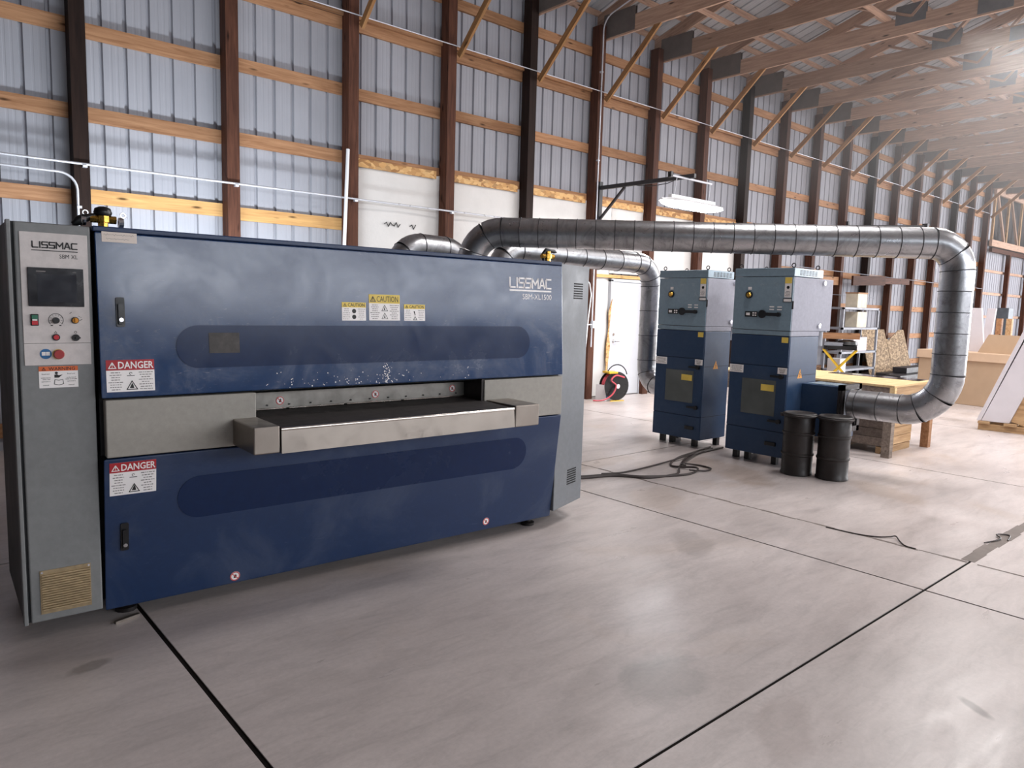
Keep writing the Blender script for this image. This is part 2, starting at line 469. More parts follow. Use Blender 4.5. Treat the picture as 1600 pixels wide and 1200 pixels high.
class Frame:
    """a plane on a thing: signs, knobs and lettering are laid out on it"""
    def __init__(s, o, u, v):
        s.o = Vector(o); s.u = Vector(u).normalized(); s.v = Vector(v); s.v = (s.v - s.u * s.v.dot(s.u)).normalized(); s.n = s.u.cross(s.v)

    def P(s, a, b, off=0.0): return s.o + s.u * a + s.v * b + s.n * off

    def poly(s, mb, pts, off, th=0.002):
        return mb.hexa([s.P(a, b, off + th) for a, b in pts], [s.P(a, b, off) for a, b in pts])

    def rect(s, mb, a0, a1, b0, b1, off=0.0, th=0.002):
        return s.poly(mb, [(a0, b0), (a1, b0), (a1, b1), (a0, b1)], off, th)

    def disc(s, mb, a, b, r, off=0.0, th=0.003, n=20, r2=None):
        p = [(cos(2 * pi * k / n), sin(2 * pi * k / n)) for k in range(n)]
        r2 = r if r2 is None else r2
        return mb.hexa([s.P(a + x * r2, b + y * r2, off + th) for x, y in p], [s.P(a + x * r, b + y * r, off) for x, y in p])

    def ring(s, mb, a, b, r0, r1, off=0.0, th=0.002, n=24, t0=0.0, t1=2 * pi):
        full = abs(t1 - t0 - 2 * pi) < 1e-6
        for k in range(n):
            x0 = t0 + (t1 - t0) * k / n; x1 = t0 + (t1 - t0) * (k + 1) / n
            s.poly(mb, [(a + r0 * cos(x0), b + r0 * sin(x0)), (a + r1 * cos(x0), b + r1 * sin(x0)), (a + r1 * cos(x1), b + r1 * sin(x1)), (a + r0 * cos(x1), b + r0 * sin(x1))], off, th)
        return mb

    def line(s, mb, pts, wd, off=0.0, th=0.001):
        for (a0, b0), (a1, b1) in zip(pts[:-1], pts[1:]):
            dx, dy = a1 - a0, b1 - b0; L = math.hypot(dx, dy)
            if L < 1e-9: continue
            ex, ey = dx / L * wd / 2, dy / L * wd / 2; nx, ny = -ey, ex
            s.poly(mb, [(a0 - ex - nx, b0 - ey - ny), (a1 + ex - nx, b1 + ey - ny), (a1 + ex + nx, b1 + ey + ny), (a0 - ex + nx, b0 - ey + ny)], off, th)
        return mb

    def tri(s, mb, a, b, sz, wd, off=0.0, th=0.001):
        p = [(a - sz / 2, b), (a + sz / 2, b), (a, b + sz * 0.87)]
        return s.line(mb, p + [p[0]], wd, off, th)

    def text(s, mb, txt, a, b, h, off=0.001, width=None, bold=0.0, align='LEFT'):
        """real lettering; h is the cap height, width squeezes the line to fit"""
        cu = bpy.data.curves.new('lettering', 'FONT'); cu.body = txt; cu.size = 1.0; cu.offset = bold; cu.resolution_u = 2; cu.extrude = 0.0
        ob = bpy.data.objects.new('lettering', cu); COL.objects.link(ob)
        dg = bpy.context.evaluated_depsgraph_get(); me = bpy.data.meshes.new_from_object(ob.evaluated_get(dg))
        xs = [v.co.x for v in me.vertices]; 
        x0, x1 = min(xs), max(xs); k = h / 0.70; kx = k if width is None else width / (x1 - x0)
        sh = 0.0 if align == 'LEFT' else (-(x1 - x0) * kx / 2 if align == 'CENTER' else -(x1 - x0) * kx)
        mb.add([s.P(a + sh + (v.co.x - x0) * kx, b + v.co.y * k, off) for v in me.vertices], [tuple(p.vertices) for p in me.polygons])
        bpy.data.objects.remove(ob); bpy.data.curves.remove(cu); bpy.data.meshes.remove(me)
        return mb


def rounded(x0, x1, y0, y1, r, n=6):
    pts = []
    for cx, cy, a0 in ((x1 - r, y0 + r, -pi / 2), (x1 - r, y1 - r, 0), (x0 + r, y1 - r, pi / 2), (x0 + r, y0 + r, pi)):
        for k in range(n + 1):
            a = a0 + pi / 2 * k / n; pts.append((cx + r * cos(a), cy + r * sin(a)))
    return pts


# wide square-ended brand lettering drawn as strokes, per letter in a 1 x 1 cell
STROKES = {
    'L': [[(0, 1), (0, .12), (.12, 0), (1, 0)]],
    'I': [[(.5, 0), (.5, 1)]],
    'S': [[(1, 1), (.1, 1), (0, .9), (0, .6), (.1, .5), (.9, .5), (1, .4), (1, .1), (.9, 0), (0, 0)]],
    'M': [[(0, 0), (0, 1), (.5, .35), (1, 1), (1, 0)]],
    'A': [[(0, 0), (.42, 1), (.58, 1), (1, 0)], [(.2, .3), (.8, .3)]],
    'C': [[(1, 1), (.12, 1), (0, .88), (0, .12), (.12, 0), (1, 0)]],
}


def brand(F, mb, word, a, b, width, h, wd, off):
    ws = [0.12 if ch == 'I' else (1.2 if ch == 'M' else 1.0) for ch in word]; gap = 0.34
    tot = sum(ws) + gap * (len(word) - 1); k = width / tot; x = a
    for ch, cw in zip(word, ws):
        for st in STROKES[ch]:
            F.line(mb, [(x + (p[0] if ch != 'I' else 0.5) * cw * k, b + p[1] * h) for p in st], wd, off)
        x += (cw + gap) * k


def arc(c, r, ax, ay, a0, a1, n=8):
    c = Vector(c); ax = Vector(ax); ay = Vector(ay)
    return [c + ax * (r * cos(a0 + (a1 - a0) * k / n)) + ay * (r * sin(a0 + (a1 - a0) * k / n)) for k in range(n + 1)]


def fillet(pts, radii, step=0.05):
    """polyline with rounded corners; returns (points, kind) with kind 1 on bends"""
    pts = [Vector(p) for p in pts]; out = [(pts[0], 0)]
    for i in range(1, len(pts) - 1):
        r = radii[i - 1]
        d0 = (pts[i - 1] - pts[i]).normalized(); d1 = (pts[i + 1] - pts[i]).normalized()
        ang = d0.angle(d1); tl = r / math.tan(ang / 2)
        bis = (d0 + d1).normalized(); c = pts[i] + bis * (r / sin(ang / 2))
        s0 = pts[i] + d0 * tl; s1 = pts[i] + d1 * tl
        e0 = (s0 - c).normalized(); e1 = (s1 - c).normalized(); th = e0.angle(e1); ax = e0; ay = (e1 - e0 * e1.dot(e0)).normalized()
        n = max(3, int(r * th / step))
        out += [(q, 1) for q in arc(c, r, ax, ay, 0, th, n)]
    out.append((pts[-1], 0))
    return out


# ================================================================== SETTING
# ---- floor: concrete slabs with open saw-cut joints
floor = MB().box(-7, 40, -10.2, 8.9, -0.12, -0.005).build('floor', 'joint_filler')
tag(floor, 'grey trowelled concrete floor with dark saw-cut joints', 'floor', kind='structure')
jx = [-7, -2.67, 0.93, 4.54, 8.15, 11.75, 15.35, 18.95, 22.55, 26.15, 29.75, 40]
jy = [-10.2, -5.7, -2.1, 1.48, 5.02, 8.9]
for i in range(len(jx) - 1):
    for j in range(len(jy) - 1):
        ga = 0.011 if i == 2 else 0.008; gb = 0.011 if i == 1 else 0.008; g = 0.008
        a = MB().box(jx[i] + ga, jx[i + 1] - gb, jy[j] + g, jy[j + 1] - g, -0.10, 0.0)
        a.build('slab', 'concrete', floor)
# filled control joint and the patched strip of the long joint
fj = MB()
for k in range(24):
    y0 = 1.49 + k * 0.147; fj.box(5.285 + 0.008 * sin(k * 2.1), 5.305 + 0.008 * sin(k * 2.1 + 1), y0, y0 + 0.147, -0.002, 0.0015)
for k in range(6):
    y0 = -1.5 + k * 0.49; fj.box(5.29, 5.308, y0, y0 + 0.48, -0.002, 0.0012)
fj.build('joint_sealant', 'joint_grey', floor)
pj = MB()
for k in range(14):
    x0 = 5.33 + k * 0.25; pj.box(x0, x0 + 0.25, 1.455 + 0.008 * sin(k * 1.7), 1.535 + 0.01 * sin(k * 2.3), -0.003, 0.002)
pj.build('joint_patch', 'joint_grey', floor)

PX = lambda k: 9.201 + 1.505 * (k - 6)      # right face of post k
YP, YG, YS = 8.44, 8.615, 8.655              # post face, girt face, sheet face
XEND = 29.30

# ---- long wall with its posts, girts, ribbed steel sheets
wall = MB().box(-7, 40, 8.72, 8.80, 0, 6.46).build('wall_left', 'sheathing_dark')
tag(wall, 'long pole-barn side wall of ribbed white steel on wood girts and posts', 'wall', kind='structure')


def sheet_mesh(wd, L, along='z', rib=0.027):
    prof = []; x = 0.0; n = 4; p = wd / n
    for i in range(n):
        b = i * p
        prof += [(b, rib), (b + 0.024, rib), (b + 0.034, 0), (b + 0.09, 0), (b + 0.096, 0.0016), (b + 0.112, 0.0016), (b + 0.118, 0), (b + 0.15, 0), (b + 0.156, 0.0016), (b + 0.172, 0.0016), (b + 0.178, 0), (b + p - 0.010, 0)]
    prof.append((wd, rib))
    vs = [(a, d, 0) for a, d in prof] + [(a, d, L) for a, d in prof]; m = len(prof)
    fs = [(i, i + 1, m + i + 1, m + i) for i in range(m - 1)]
    mb = MB(); mb.add(vs, fs); return mb.mesh('metal_sheet')


WS = 0.914
me_sheet = sheet_mesh(WS, 6.44); me_sheet.materials.append(MATS['sheet_metal_white'])
me_low = sheet_mesh(WS, 3.95); me_low.materials.append(MATS['sheet_metal_white'])
x = -7.0 + 0.155
while x < 38:
    o = put('metal_sheet', me_sheet if x < 29.0 else me_low, None, wall, (x, YS, 0.0)); x += WS
# posts
for k in range(-4, 20):
    x1 = PX(k); mat = 'post_wood' if k % 4 != 1 else 'post_wood_dark'
    b = beam('post', (x1 - 0.07, YP + 0.0875, 0), (x1 - 0.07, YP + 0.0875, 6.12 if k != 19 else 6.3), 0.175, 0.14, mat, wall, up=(1, 0, 0))
    if 3 <= k <= 19:
        # knee brace up to the roof truss, nailed to the post's far face
        beam('knee_brace', (x1 + 0.02, YP - 0.03, 4.95), (x1 + 0.02, 7.37, 5.935), 0.038, 0.09, 'brace_wood', wall, up=(0, 1, 1))
# girts bay by bay
GZ = [0.2, 0.98, 1.76, 2.555, 3.385, 4.205, 5.02, 5.73]
for k in range(-4, 19):
    xa, xb = PX(k) - 0.01, PX(k + 1) - 0.13
    for gi, z in enumerate(GZ):
        if 3 <= k <= 9 and z < 3.0: continue
        zz = z + 0.012 * sin(k * 3.1 + gi * 1.7)
        if k == 2 and gi in (5, 6): zz += 0.0
        mat = 'girt_wood_pale' if (k, gi) in ((1, 3), (2, 3)) else 'girt_wood'
        beam('girt', (xa, YG + 0.019, zz), (xb, YG + 0.019, zz), 0.038, 0.145, mat, wall)
    # doubled ledger under the upper girt where the cable runs
    if k >= 2: beam('girt', (xa, YG - 0.02, 5.115), (xb, YG - 0.02, 5.115), 0.038, 0.05, 'girt_wood', wall)
# insulated lower bays with board strips
def insulation(x0, x1, z0, z1, y, seed, strip=True):
    rnd = random.Random(seed); nx, nz = 14, 18; vs = []; fs = []
    for j in range(nz + 1):
        for i in range(nx + 1):
            u = i / nx; v2 = j / nz
            bulge = 0.05 * sin(pi * u) ** 0.5 * (0.6 + 0.4 * sin(pi * v2)) + 0.008 * sin(9 * u + seed) * sin(7 * v2 + seed) + rnd.uniform(-.004, .004)
            sag = 0.10 * max(0, u - 0.85) / 0.15 if strip else 0
            vs.append((x0 + (x1 - x0) * u + rnd.uniform(-.003, .003), y - bulge, z0 + (z1 - z0) * v2 + (sag * 0.5 if j == nz else 0)))
    for j in range(nz):
        for i in range(nx):
            a = j * (nx + 1) + i; fs.append((a, a + 1, a + nx + 2, a + nx + 1))
    mb = MB(); mb.add(vs, fs); return mb


for k in range(3, 9):
    xa, xb = PX(k) + 0.0, PX(k + 1) - 0.14
    if k == 6:
        insulation(xa, xa + 0.50, 0.02, 3.30, YG - 0.005, k).build('insulation_sheet', 'insulation_white', wall, smooth=60)
        insulation(xa + 0.5, xb, 2.17, 3.30, YG - 0.005, k + 20).build('insulation_sheet', 'insulation_white', wall, smooth=60)
    else:
        insulation(xa, xb + 0.02, 0.02, 3.30, YG - 0.005, k).build('insulation_sheet', 'insulation_white', wall, smooth=60)
    beam('osb_strip', (xa + 0.04, YG - 0.07, 3.335), (xb - 0.10, YG - 0.07, 3.335), 0.012, 0.105, 'osb', wall)
# scribbled marks on the wrap
sc = MB(); FW = Frame((5.14, YG - 0.062, 2.60), (1, 0, 0), (0, 0, 1))
for a0, n in ((0.0, 9), (0.40, 4)):
    FW.line(sc, [(a0 + i * 0.03, 0.05 * (sin(i * 2.4) * 0.6)) for i in range(n)], 0.012)
sc.build('pen_scribble', 'black_print', wall)
# open-web girder over the wide far opening
gd = tag(empty('trim_girder', (0, 0, 0)), 'open-web timber girder above the header at the far end', 'girder', kind='structure')
beam('top_chord', (XEND, 8.5, 5.94), (37, 8.5, 5.94), 0.09, 0.24, 'truss_wood', gd)
beam('bottom_chord', (XEND, 8.5, 4.16), (37, 8.5, 4.16), 0.09, 0.22, 'truss_wood', gd)
beam('header', (XEND, 8.48, 3.92), (37, 8.48, 3.92), 0.09, 0.14, 'post_wood', gd)
for i in range(5):
    xa = 29.35 + i * 1.55
    beam('web', (xa, 8.5, 4.25), (xa, 8.5, 5.85), 0.07, 0.09, 'pallet_wood', gd, up=(1, 0, 0))
    beam('web', (xa + 0.2, 8.5, 5.85), (xa + 1.35, 8.5, 4.28), 0.07, 0.09, 'truss_wood', gd, up=(1, 0, 0))
for xa in (31.45, 33.9, 36.3):
    beam('post', (xa, 8.5, 0), (xa, 8.5, 3.86), 0.14, 0.14, 'post_wood', wall, up=(1, 0, 0))
for z in (0.8, 1.6, 2.42, 3.21):
    beam('girt', (XEND, YG + 0.01, z), (37, YG + 0.01, z), 0.038, 0.09, 'truss_wood', wall)

# ---- closing walls that the photo does not show but that shape the light
wb = MB().box(38, 38.1, 3.0, 8.8, 0, 9.6).box(38, 38.1, -10.2, 3.0, 5.6, 9.6).build('wall_back', 'sheet_metal_white'); tag(wb, 'far gable wall with a wide open doorway', 'wall', kind='structure')
wf = MB().box(-7.1, -7, -10.2, 8.8, 0, 9.6).build('wall_front', 'sheathing_dark'); tag(wf, 'near gable wall behind the viewer', 'wall', kind='structure')
wr = MB().box(-7, 38, -10.3, -10.2, 0, 3.0).box(-7, 38, -10.3, -10.2, 5.2, 6.3).build('wall_right', 'sheet_metal_white')
tag(wr, 'opposite side wall with a long strip of windows', 'wall', kind='structure')

# ---- roof: sheets, purlins, trusses, lateral braces
YR, ZE, PITCH = -0.8, 6.36, 0.30
zr = lambda y: ZE + (8.8 - y) * PITCH if y > YR else ZE + (8.8 - YR) * PITCH - (YR - y) * PITCH
ceil = MB().hexa([(-7.2, YR, zr(YR) + .10), (38.2, YR, zr(YR) + .10), (38.2, 8.9, ZE + .07), (-7.2, 8.9, ZE + .07)][::-1], [(-7.2, YR, zr(YR) + .13), (38.2, YR, zr(YR) + .13), (38.2, 8.9, ZE + .10), (-7.2, 8.9, ZE + .10)][::-1])
ceil.hexa([(-7.2, -10.4, zr(-10.4) + .10), (38.2, -10.4, zr(-10.4) + .10), (38.2, YR, zr(YR) + .10), (-7.2, YR, zr(YR) + .10)][::-1], [(-7.2, -10.4, zr(-10.4) + .13), (38.2, -10.4, zr(-10.4) + .13), (38.2, YR, zr(YR) + .13), (-7.2, YR, zr(YR) + .13)][::-1])
ceil = ceil.build('ceiling', 'roof_sheet')
tag(ceil, 'underside of the pitched steel roof on timber trusses and purlins', 'roof', kind='structure')
SL = math.hypot(9.6, 9.6 * PITCH)
me_roof = sheet_mesh(WS, SL, rib=0.025); me_roof.materials.append(MATS['roof_sheet'])
ang = math.atan(PITCH)
x = -7.0
while x < 37.5:
    o = put('roof_sheet', me_roof, None, ceil, (x, 8.8, ZE + 0.02))
    # local z runs up the slope towards -Y; local y points up
    d = Vector((0, -cos(ang), sin(ang))); nrm = Vector((0, sin(ang), cos(ang)))
    o.rotation_euler = Matrix(((1, 0, 0), (0, nrm.y, d.y), (0, nrm.z, d.z))).to_euler()
    x += WS
for i in range(17):
    y = 8.65 - i * 0.58
    beam('purlin', (-7, y, zr(y) - 0.035), (38, y, zr(y) - 0.035), 0.038, 0.09, 'truss_wood', ceil)


def truss(xc):
    tr = empty('roof_truss', (xc, 0, 0)); tr.parent = ceil
    TH = 0.04
    beam('bottom_chord', (xc, 8.55, 6.035), (xc, -10.0, 6.035), TH, 0.26, 'truss_wood', tr)
    yh = 8.7; d = 0.17
    beam('top_chord', (xc, yh, zr(yh) - d), (xc, YR, zr(YR) - d), TH, 0.2, 'truss_wood', tr)
    beam('top_chord', (xc, -10.1, zr(-10.1) - d), (xc, YR, zr(YR) - d), TH, 0.2, 'truss_wood', tr)
    bp = [4.9, 1.8, -1.0]; tp = [6.5, 3.4, YR]
    W = [(4.9, 6.5), (4.9, 3.4), (1.8, 3.4), (1.8, 0.9), (-1.6, 0.9), (-1.6, -2.6), (-4.6, -2.6), (-4.6, -5.4)]
    for a, b in W:
        beam('web', (xc, a, 6.15), (xc, b, zr(b) - 0.24), TH, 0.09, 'truss_wood', tr, up=(1, 0, 0))
    gp = MB(); hp = MB()
    for s in (-1, 1):
        xo = s * 0.024
        gp.box(xo - .003, xo + .003, 4.70, 5.14, 6.06, 6.34).box(xo - .003, xo + .003, 3.55, 4.0, 5.93, 6.14).box(xo - .003, xo + .003, 1.6, 2.0, 6.05, 6.32)
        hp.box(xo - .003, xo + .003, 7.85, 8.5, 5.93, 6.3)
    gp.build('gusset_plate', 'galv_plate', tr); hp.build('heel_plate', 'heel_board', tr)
    return tr


for k in range(-3, 24):
    truss(PX(k) - 0.07 + 0.09)
for yb in (7.08, 5.25, 2.0, -1.2):
    for k in range(-3, 23):
        beam('lateral_brace', (PX(k) + 0.05, yb, 6.185), (PX(k + 1) + 0.0, yb, 6.185), 0.09, 0.038, 'truss_wood', ceil)

# ---- door in the long wall
dr = tag(empty('door_1', (9.71, YG - 0.03, 0)), 'white flush personnel door in wood-framed opening of the long wall', 'door', kind='structure')
MB().box(0.03, 0.83, -0.045, 0.0, 0.015, 2.02).build('door_panel', 'door_white', dr, bevel=0.004)
fr = MB().box(-0.03, 0.025, -0.06, 0.02, 0, 2.06).box(0.835, 0.89, -0.06, 0.02, 0, 2.06).box(-0.03, 0.89, -0.06, 0.02, 2.025, 2.075)
fr.build('door_frame', 'door_white', dr, bevel=0.003)
MB().box(0.90, 0.99, -0.08, 0.02, 0, 2.10).build('stud', 'girt_wood', dr)
MB().box(-0.45, 0.99, -0.08, 0.03, 2.085, 2.14).build('lintel_board', 'girt_wood_pale', dr)
hd = MB().tube([(0.09, -0.045, 0.98), (0.09, -0.10, 0.98)], 0.012).tube([(0.09, -0.10, 0.98), (0.19, -0.10, 0.98)], 0.010)
Frame((0.09, -0.045, 0.98), (1, 0, 0), (0, 0, 1)).disc(hd, 0, 0, 0.03, 0, 0.008)
Frame((0.09, -0.045, 1.10), (1, 0, 0), (0, 0, 1)).disc(hd, 0, 0, 0.025, 0, 0.012)
hd.build('door_handle', 'chrome', dr, smooth=40)
# torn plywood edge beside the door
ply = MB(); FP = Frame((9.56, YG - 0.09, 0.0), (1, 0, 0), (0, 0, 1))
FP.poly(ply, [(0.02, 0.02), (0.11, 0.05), (0.09, 0.5), (0.14, 0.9), (0.10, 1.15), (0.13, 1.5), (0.15, 1.72), (0.07, 1.5), (0.08, 1.2), (0.04, 0.9), (0.05, 0.5)], 0, 0.012)
ply.build('torn_plywood', 'osb', wall)

# ================================================================== DEBURRING MACHINE
MO = (0.7453, 3.6872, 0.0); MYAW = -0.0407
ZU, ZL, ZT, ZB, DT, DB, LM = 1.1147, 0.8297, 1.8878, 0.0801, 0.0454, 0.0842, 2.8438
mc = thing('deburring_machine', 'long blue and grey sheet deburring machine with black feed belt in its middle slot', 'machine', MO, MYAW)
# carcass
bd = MB().box(0.0, 3.22, 0.30, 1.70, 0.09, 1.86).box(0.0, 0.70, 0.055, 0.30, 0.84, 1.86).box(2.17, 2.85, 0.055, 0.30, 0.84, 1.86).box(0.0, 2.85, 0.135, 0.30, 0.12, 0.86).box(0.0, 2.85, 0.055, 0.30, 1.13, 1.86)
bd.build('body', 'dark_void', mc)
MB().box(3.20, 3.25, 0.26, 1.70, 0.10, 1.868).build('side_panel', 'machine_grey', mc, bevel=0.006)
MB().box(2.6, 4.48, 1.72, 3.12, 0.0, 1.75).build('exhaust_plenum', 'machine_grey', mc, bevel=0.006)
MB().box(-0.005, LM, 0.045, 1.72, 1.868, 1.892).build('top_cover', 'machine_blue', mc, bevel=0.005)
MB().hexa([(LM + .002, 0.052, 1.880), (3.245, 0.185, 1.880), (3.245, 1.70, 1.880), (LM + .002, 1.70, 1.880)], [(LM + .002, 0.052, 1.862), (3.245, 0.185, 1.862), (3.245, 1.70, 1.862), (LM + .002, 1.70, 1.862)]).build('corner_cap', 'machine_grey', mc)


def leaf(z0, y0, z1, y1, th=0.04):
    return MB().hexa([(0, y0, z0), (LM, y0, z0), (LM, y1, z1), (0, y1, z1)], [(0.02, y0 + th, z0), (LM - .0, y0 + th, z0), (LM - .0, y1 + th, z1), (0.02, y1 + th, z1)])


FU = Frame((0, 0, ZU), (1, 0, 0), (0, DT, ZT - ZU)); FUz = lambda z: (z - ZU) * math.hypot(DT, ZT - ZU) / (ZT - ZU)
FLo = Frame((0, DB, ZB), (1, 0, 0), (0, -DB, ZL - ZB)); FLz = lambda z: (z - ZB) * math.hypot(DB, ZL - ZB) / (ZL - ZB)
ud = leaf(ZU, 0, ZT - 0.022, DT - 0.0013).build('upper_door', 'machine_blue_dust_sheen', mc, bevel=0.006)
ld = leaf(ZB, DB, ZL, 0).build('lower_door', 'machine_blue', mc, bevel=0.006)
b = MB(); FU.poly(b, [(a, FUz(z)) for a, z in rounded(0.326, 2.542, 1.241, 1.449, 0.1035, 9)], 0.0, 0.003); b.build('oval_band', 'machine_blue_deep', mc, smooth=30)
b = MB(); FLo.poly(b, [(a, FLz(z)) for a, z in rounded(0.320, 2.550, 0.484, 0.702, 0.1085, 9)], 0.0, 0.003); b.build('oval_band', 'machine_blue_deep', mc, smooth=30)
b = MB(); FU.rect(b, 0.478, 0.626, FUz(1.312), FUz(1.412), 0.003, 0.002); b.build('worn_plate', 'worn_brown', mc)
# chipped paint above the slot
b = MB(); rnd = random.Random(3)
for i in range(150):
    a = rnd.gauss(1.25, 0.38) if i < 90 else rnd.gauss(1.46, 0.012); z = ZU + 0.006 + (abs(rnd.gauss(0, 0.035)) if i < 90 else rnd.uniform(0, 0.13))
    if not 0.72 < a < 2.1: continue
    r = rnd.uniform(0.001, 0.0042); FU.poly(b, [(a + r * cos(q) * rnd.uniform(.6, 1.3), FUz(z) + r * sin(q) * rnd.uniform(.6, 1.4)) for q in (0, 1.2, 2.4, 3.7, 5.0)], 0.0, 0.0006)
o = b.build('paint_chip', 'white_print', mc); o['kind'] = 'stuff'
# cross rails either side of the slot
MB().box(0.016, 0.704, 0.002, 0.06, ZL + .006, ZU - .010).build('cross_rail', 'machine_grey_warm', mc, bevel=0.005)
MB().box(2.168, LM, 0.002, 0.06, ZL + .006, ZU - .010).build('cross_rail', 'machine_grey_warm', mc, bevel=0.005)
# slot lining
b = MB().box(0.70, 2.17, 0.205, 0.24, 0.98, 1.075); b.build('slot_plate', 'slot_plate', mc)
b = MB().box(0.70, 2.17, 0.05, 0.30, 1.104, 1.135).box(0.70, 2.17, 0.24, 0.26, 0.9, 1.12); b.build('slot_lining', 'dark_void', mc)
MB().box(2.15, 2.172, 0.01, 0.25, 0.97, 1.11).build('slot_cheek', 'dark_metal', mc)
b = MB()
for a0, a1 in ((0.72, 0.93), (0.95, 1.28), (1.30, 1.66), (1.68, 2.14)): b.tube([(a0, 0.185, 0.985), (a1, 0.185, 0.985)], 0.006, 8)
b.build('roller', 'bright_steel', mc, smooth=40)
b = MB()
for i in range(11): b.box(0.83 + i * 0.125, 0.838 + i * 0.125, 0.198, 0.206, 1.0, 1.008)
b.build('screw', 'black_print', mc)
FS = Frame((0, 0.205, 0), (1, 0, 0), (0, 0, 1))


def prohibition(F, a, bq, r, off, parent, name='prohibition_sign'):
    m1 = MB(); F.disc(m1, a, bq, r, off, 0.001); s = m1.build(name, 'white_print', parent)
    m2 = MB(); F.ring(m2, a, bq, r * 0.78, r * 0.98, off + 0.001, 0.0006, 20); F.line(m2, [(a - r * .55, bq + r * .55), (a + r * .55, bq - r * .55)], r * 0.16, off + 0.0012, 0.0006); m2.build('sign_ring', 'pink_print', s)
    m3 = MB(); F.poly(m3, [(a - r * .28, bq - r * .35), (a + r * .1, bq - r * .4), (a + r * .3, bq + r * .05), (a + r * .12, bq + r * .5), (a - r * .02, bq + r * .2), (a - r * .2, bq + r * .42)], off + 0.001, 0.0005); m3.build('hand_symbol', 'black_print', s)
    return s


for a, z in ((0.907, 1.026), (1.496, 1.0285), (2.055, 1.036)): prohibition(FS, a, z, 0.024, 0.001, mc)
prohibition(FLo, 0.609, FLz(0.121), 0.026, 0.001, mc); prohibition(FLo, 2.262, FLz(0.140), 0.026, 0.001, mc)
# feed table: end boxes, apron, belt
YF = -0.30
def skirt_box(x0, x1, y0, y1, z0, z1): return MB().box(x0, x1, y0, y1, z0, z1)
skirt_box(0.585, 0.712, YF, 0.02, 0.842, 0.976).build('end_box', 'steel_plate', mc, bevel=0.006)
skirt_box(2.186, 2.376, YF, 0.02, 0.842, 0.976).build('end_box', 'steel_plate', mc, bevel=0.006)
MB().hexa([(0.720, YF - 0.004, 0.838), (2.180, YF - 0.004, 0.846), (2.178, YF + 0.006, 0.957), (0.722, YF + 0.006, 0.957)], [(0.720, YF + 0.05, 0.838), (2.180, YF + 0.05, 0.846), (2.178, YF + 0.05, 0.957), (0.722, YF + 0.05, 0.957)]).build('apron', 'steel_plate', mc)
MB().tube([(0.722, YF + 0.012, 0.956), (2.180, YF + 0.012, 0.956)], 0.010, 10).build('apron_edge', 'bright_steel', mc, smooth=50)
MB().hexa([(0.722, YF + 0.02, 0.963), (2.178, YF + 0.02, 0.963), (2.166, 0.20, 0.978), (0.712, 0.20, 0.978)], [(0.722, YF + 0.02, 0.86), (2.178, YF + 0.02, 0.86), (2.166, 0.20, 0.90), (0.712, 0.20, 0.90)]).build('feed_belt', 'belt_rubber', mc, bevel=0.004)
FA = Frame((0, YF - 0.003, 0), (1, 0, 0), (0, 0.01, 0.11))
for a, z in ((0.735, 0.925), (1.07, 0.915), (1.45, 0.913), (1.83, 0.915), (2.165, 0.905)):
    b = MB(); FA.disc(b, a, z, 0.006, -0.006, 0.010, 8); b.build('bolt', 'bright_steel', mc)
# grey rear corner with louvres
cn = MB().hexa([(LM + .002, 0.052, 0.12), (3.245, 0.185, 0.13), (3.245, 0.185, 1.868), (LM + .002, 0.052, 1.868)], [(LM + .002, 0.10, 0.12), (3.245, 0.30, 0.13), (3.245, 0.30, 1.868), (LM + .002, 0.10, 1.868)])
cn.build('corner_panel', 'machine_grey', mc, bevel=0.006)
FC = Frame((LM + .002, 0.052, 0), (0.40, 0.133, 0), (0, 0, 1))
for zc in (1.70, 0.335):
    b = MB()
    for i in range(7): FC.rect(b, 0.19, 0.325, zc - 0.057 + i * 0.0172, zc - 0.057 + i * 0.0172 + 0.009, 0.0, 0.002)
    b.build('louvre', 'dark_void', mc)
for a, y in ((0.12, 0.25), (0.12, 1.6), (2.75, 0.22), (3.0, 1.6), (1.5, 1.6)):
    MB().lathe([(0.05, 0.0), (0.05, 0.02), (0.022, 0.025), (0.022, 0.10)], 12, (a, y, 0)).build('foot', 'dark_metal', mc, smooth=40)


def latch(F, a0, a1, z0, z1, parent):
    b = MB(); F.poly(b, rounded(a0, a1, z0, z1, 0.007, 3), 0.0, 0.008); h = b.build('door_handle', 'black_plastic', parent)
    b = MB(); w2 = (a1 - a0); F.poly(b, rounded(a0 + w2 * .2, a1 - w2 * .2, z0 + .012, z1 - .03, 0.005, 3), 0.008, 0.014); b.build('lever', 'black_plastic', h)
    b = MB(); F.disc(b, (a0 + a1) / 2, z0 + 0.032, w2 * 0.27, 0.021, 0.004, 14); b.build('lock', 'chrome', h)


latch(FU, 0.074, 0.110, FUz(1.440), FUz(1.575), mc)
latch(FLo, 0.067, 0.102, FLz(0.375), FLz(0.512), mc)


def print_lines(F, mb, a0, a1, b0, b1, rows, wd, off, seed=0):
    rnd = random.Random(seed)
    for i in range(rows):
        y = b1 - (b1 - b0) * (i + 0.5) / rows; L = (a1 - a0) * rnd.uniform(0.55, 0.98); m_ = (a0 + a1) / 2; x = m_ - L / 2
        while x < m_ + L / 2 - 0.003:
            l = min(rnd.uniform(0.004, 0.016), m_ + L / 2 - x)
            F.rect(mb, x, x + l, y - wd / 2, y + wd / 2, off, 0.0004); x += l + 0.003


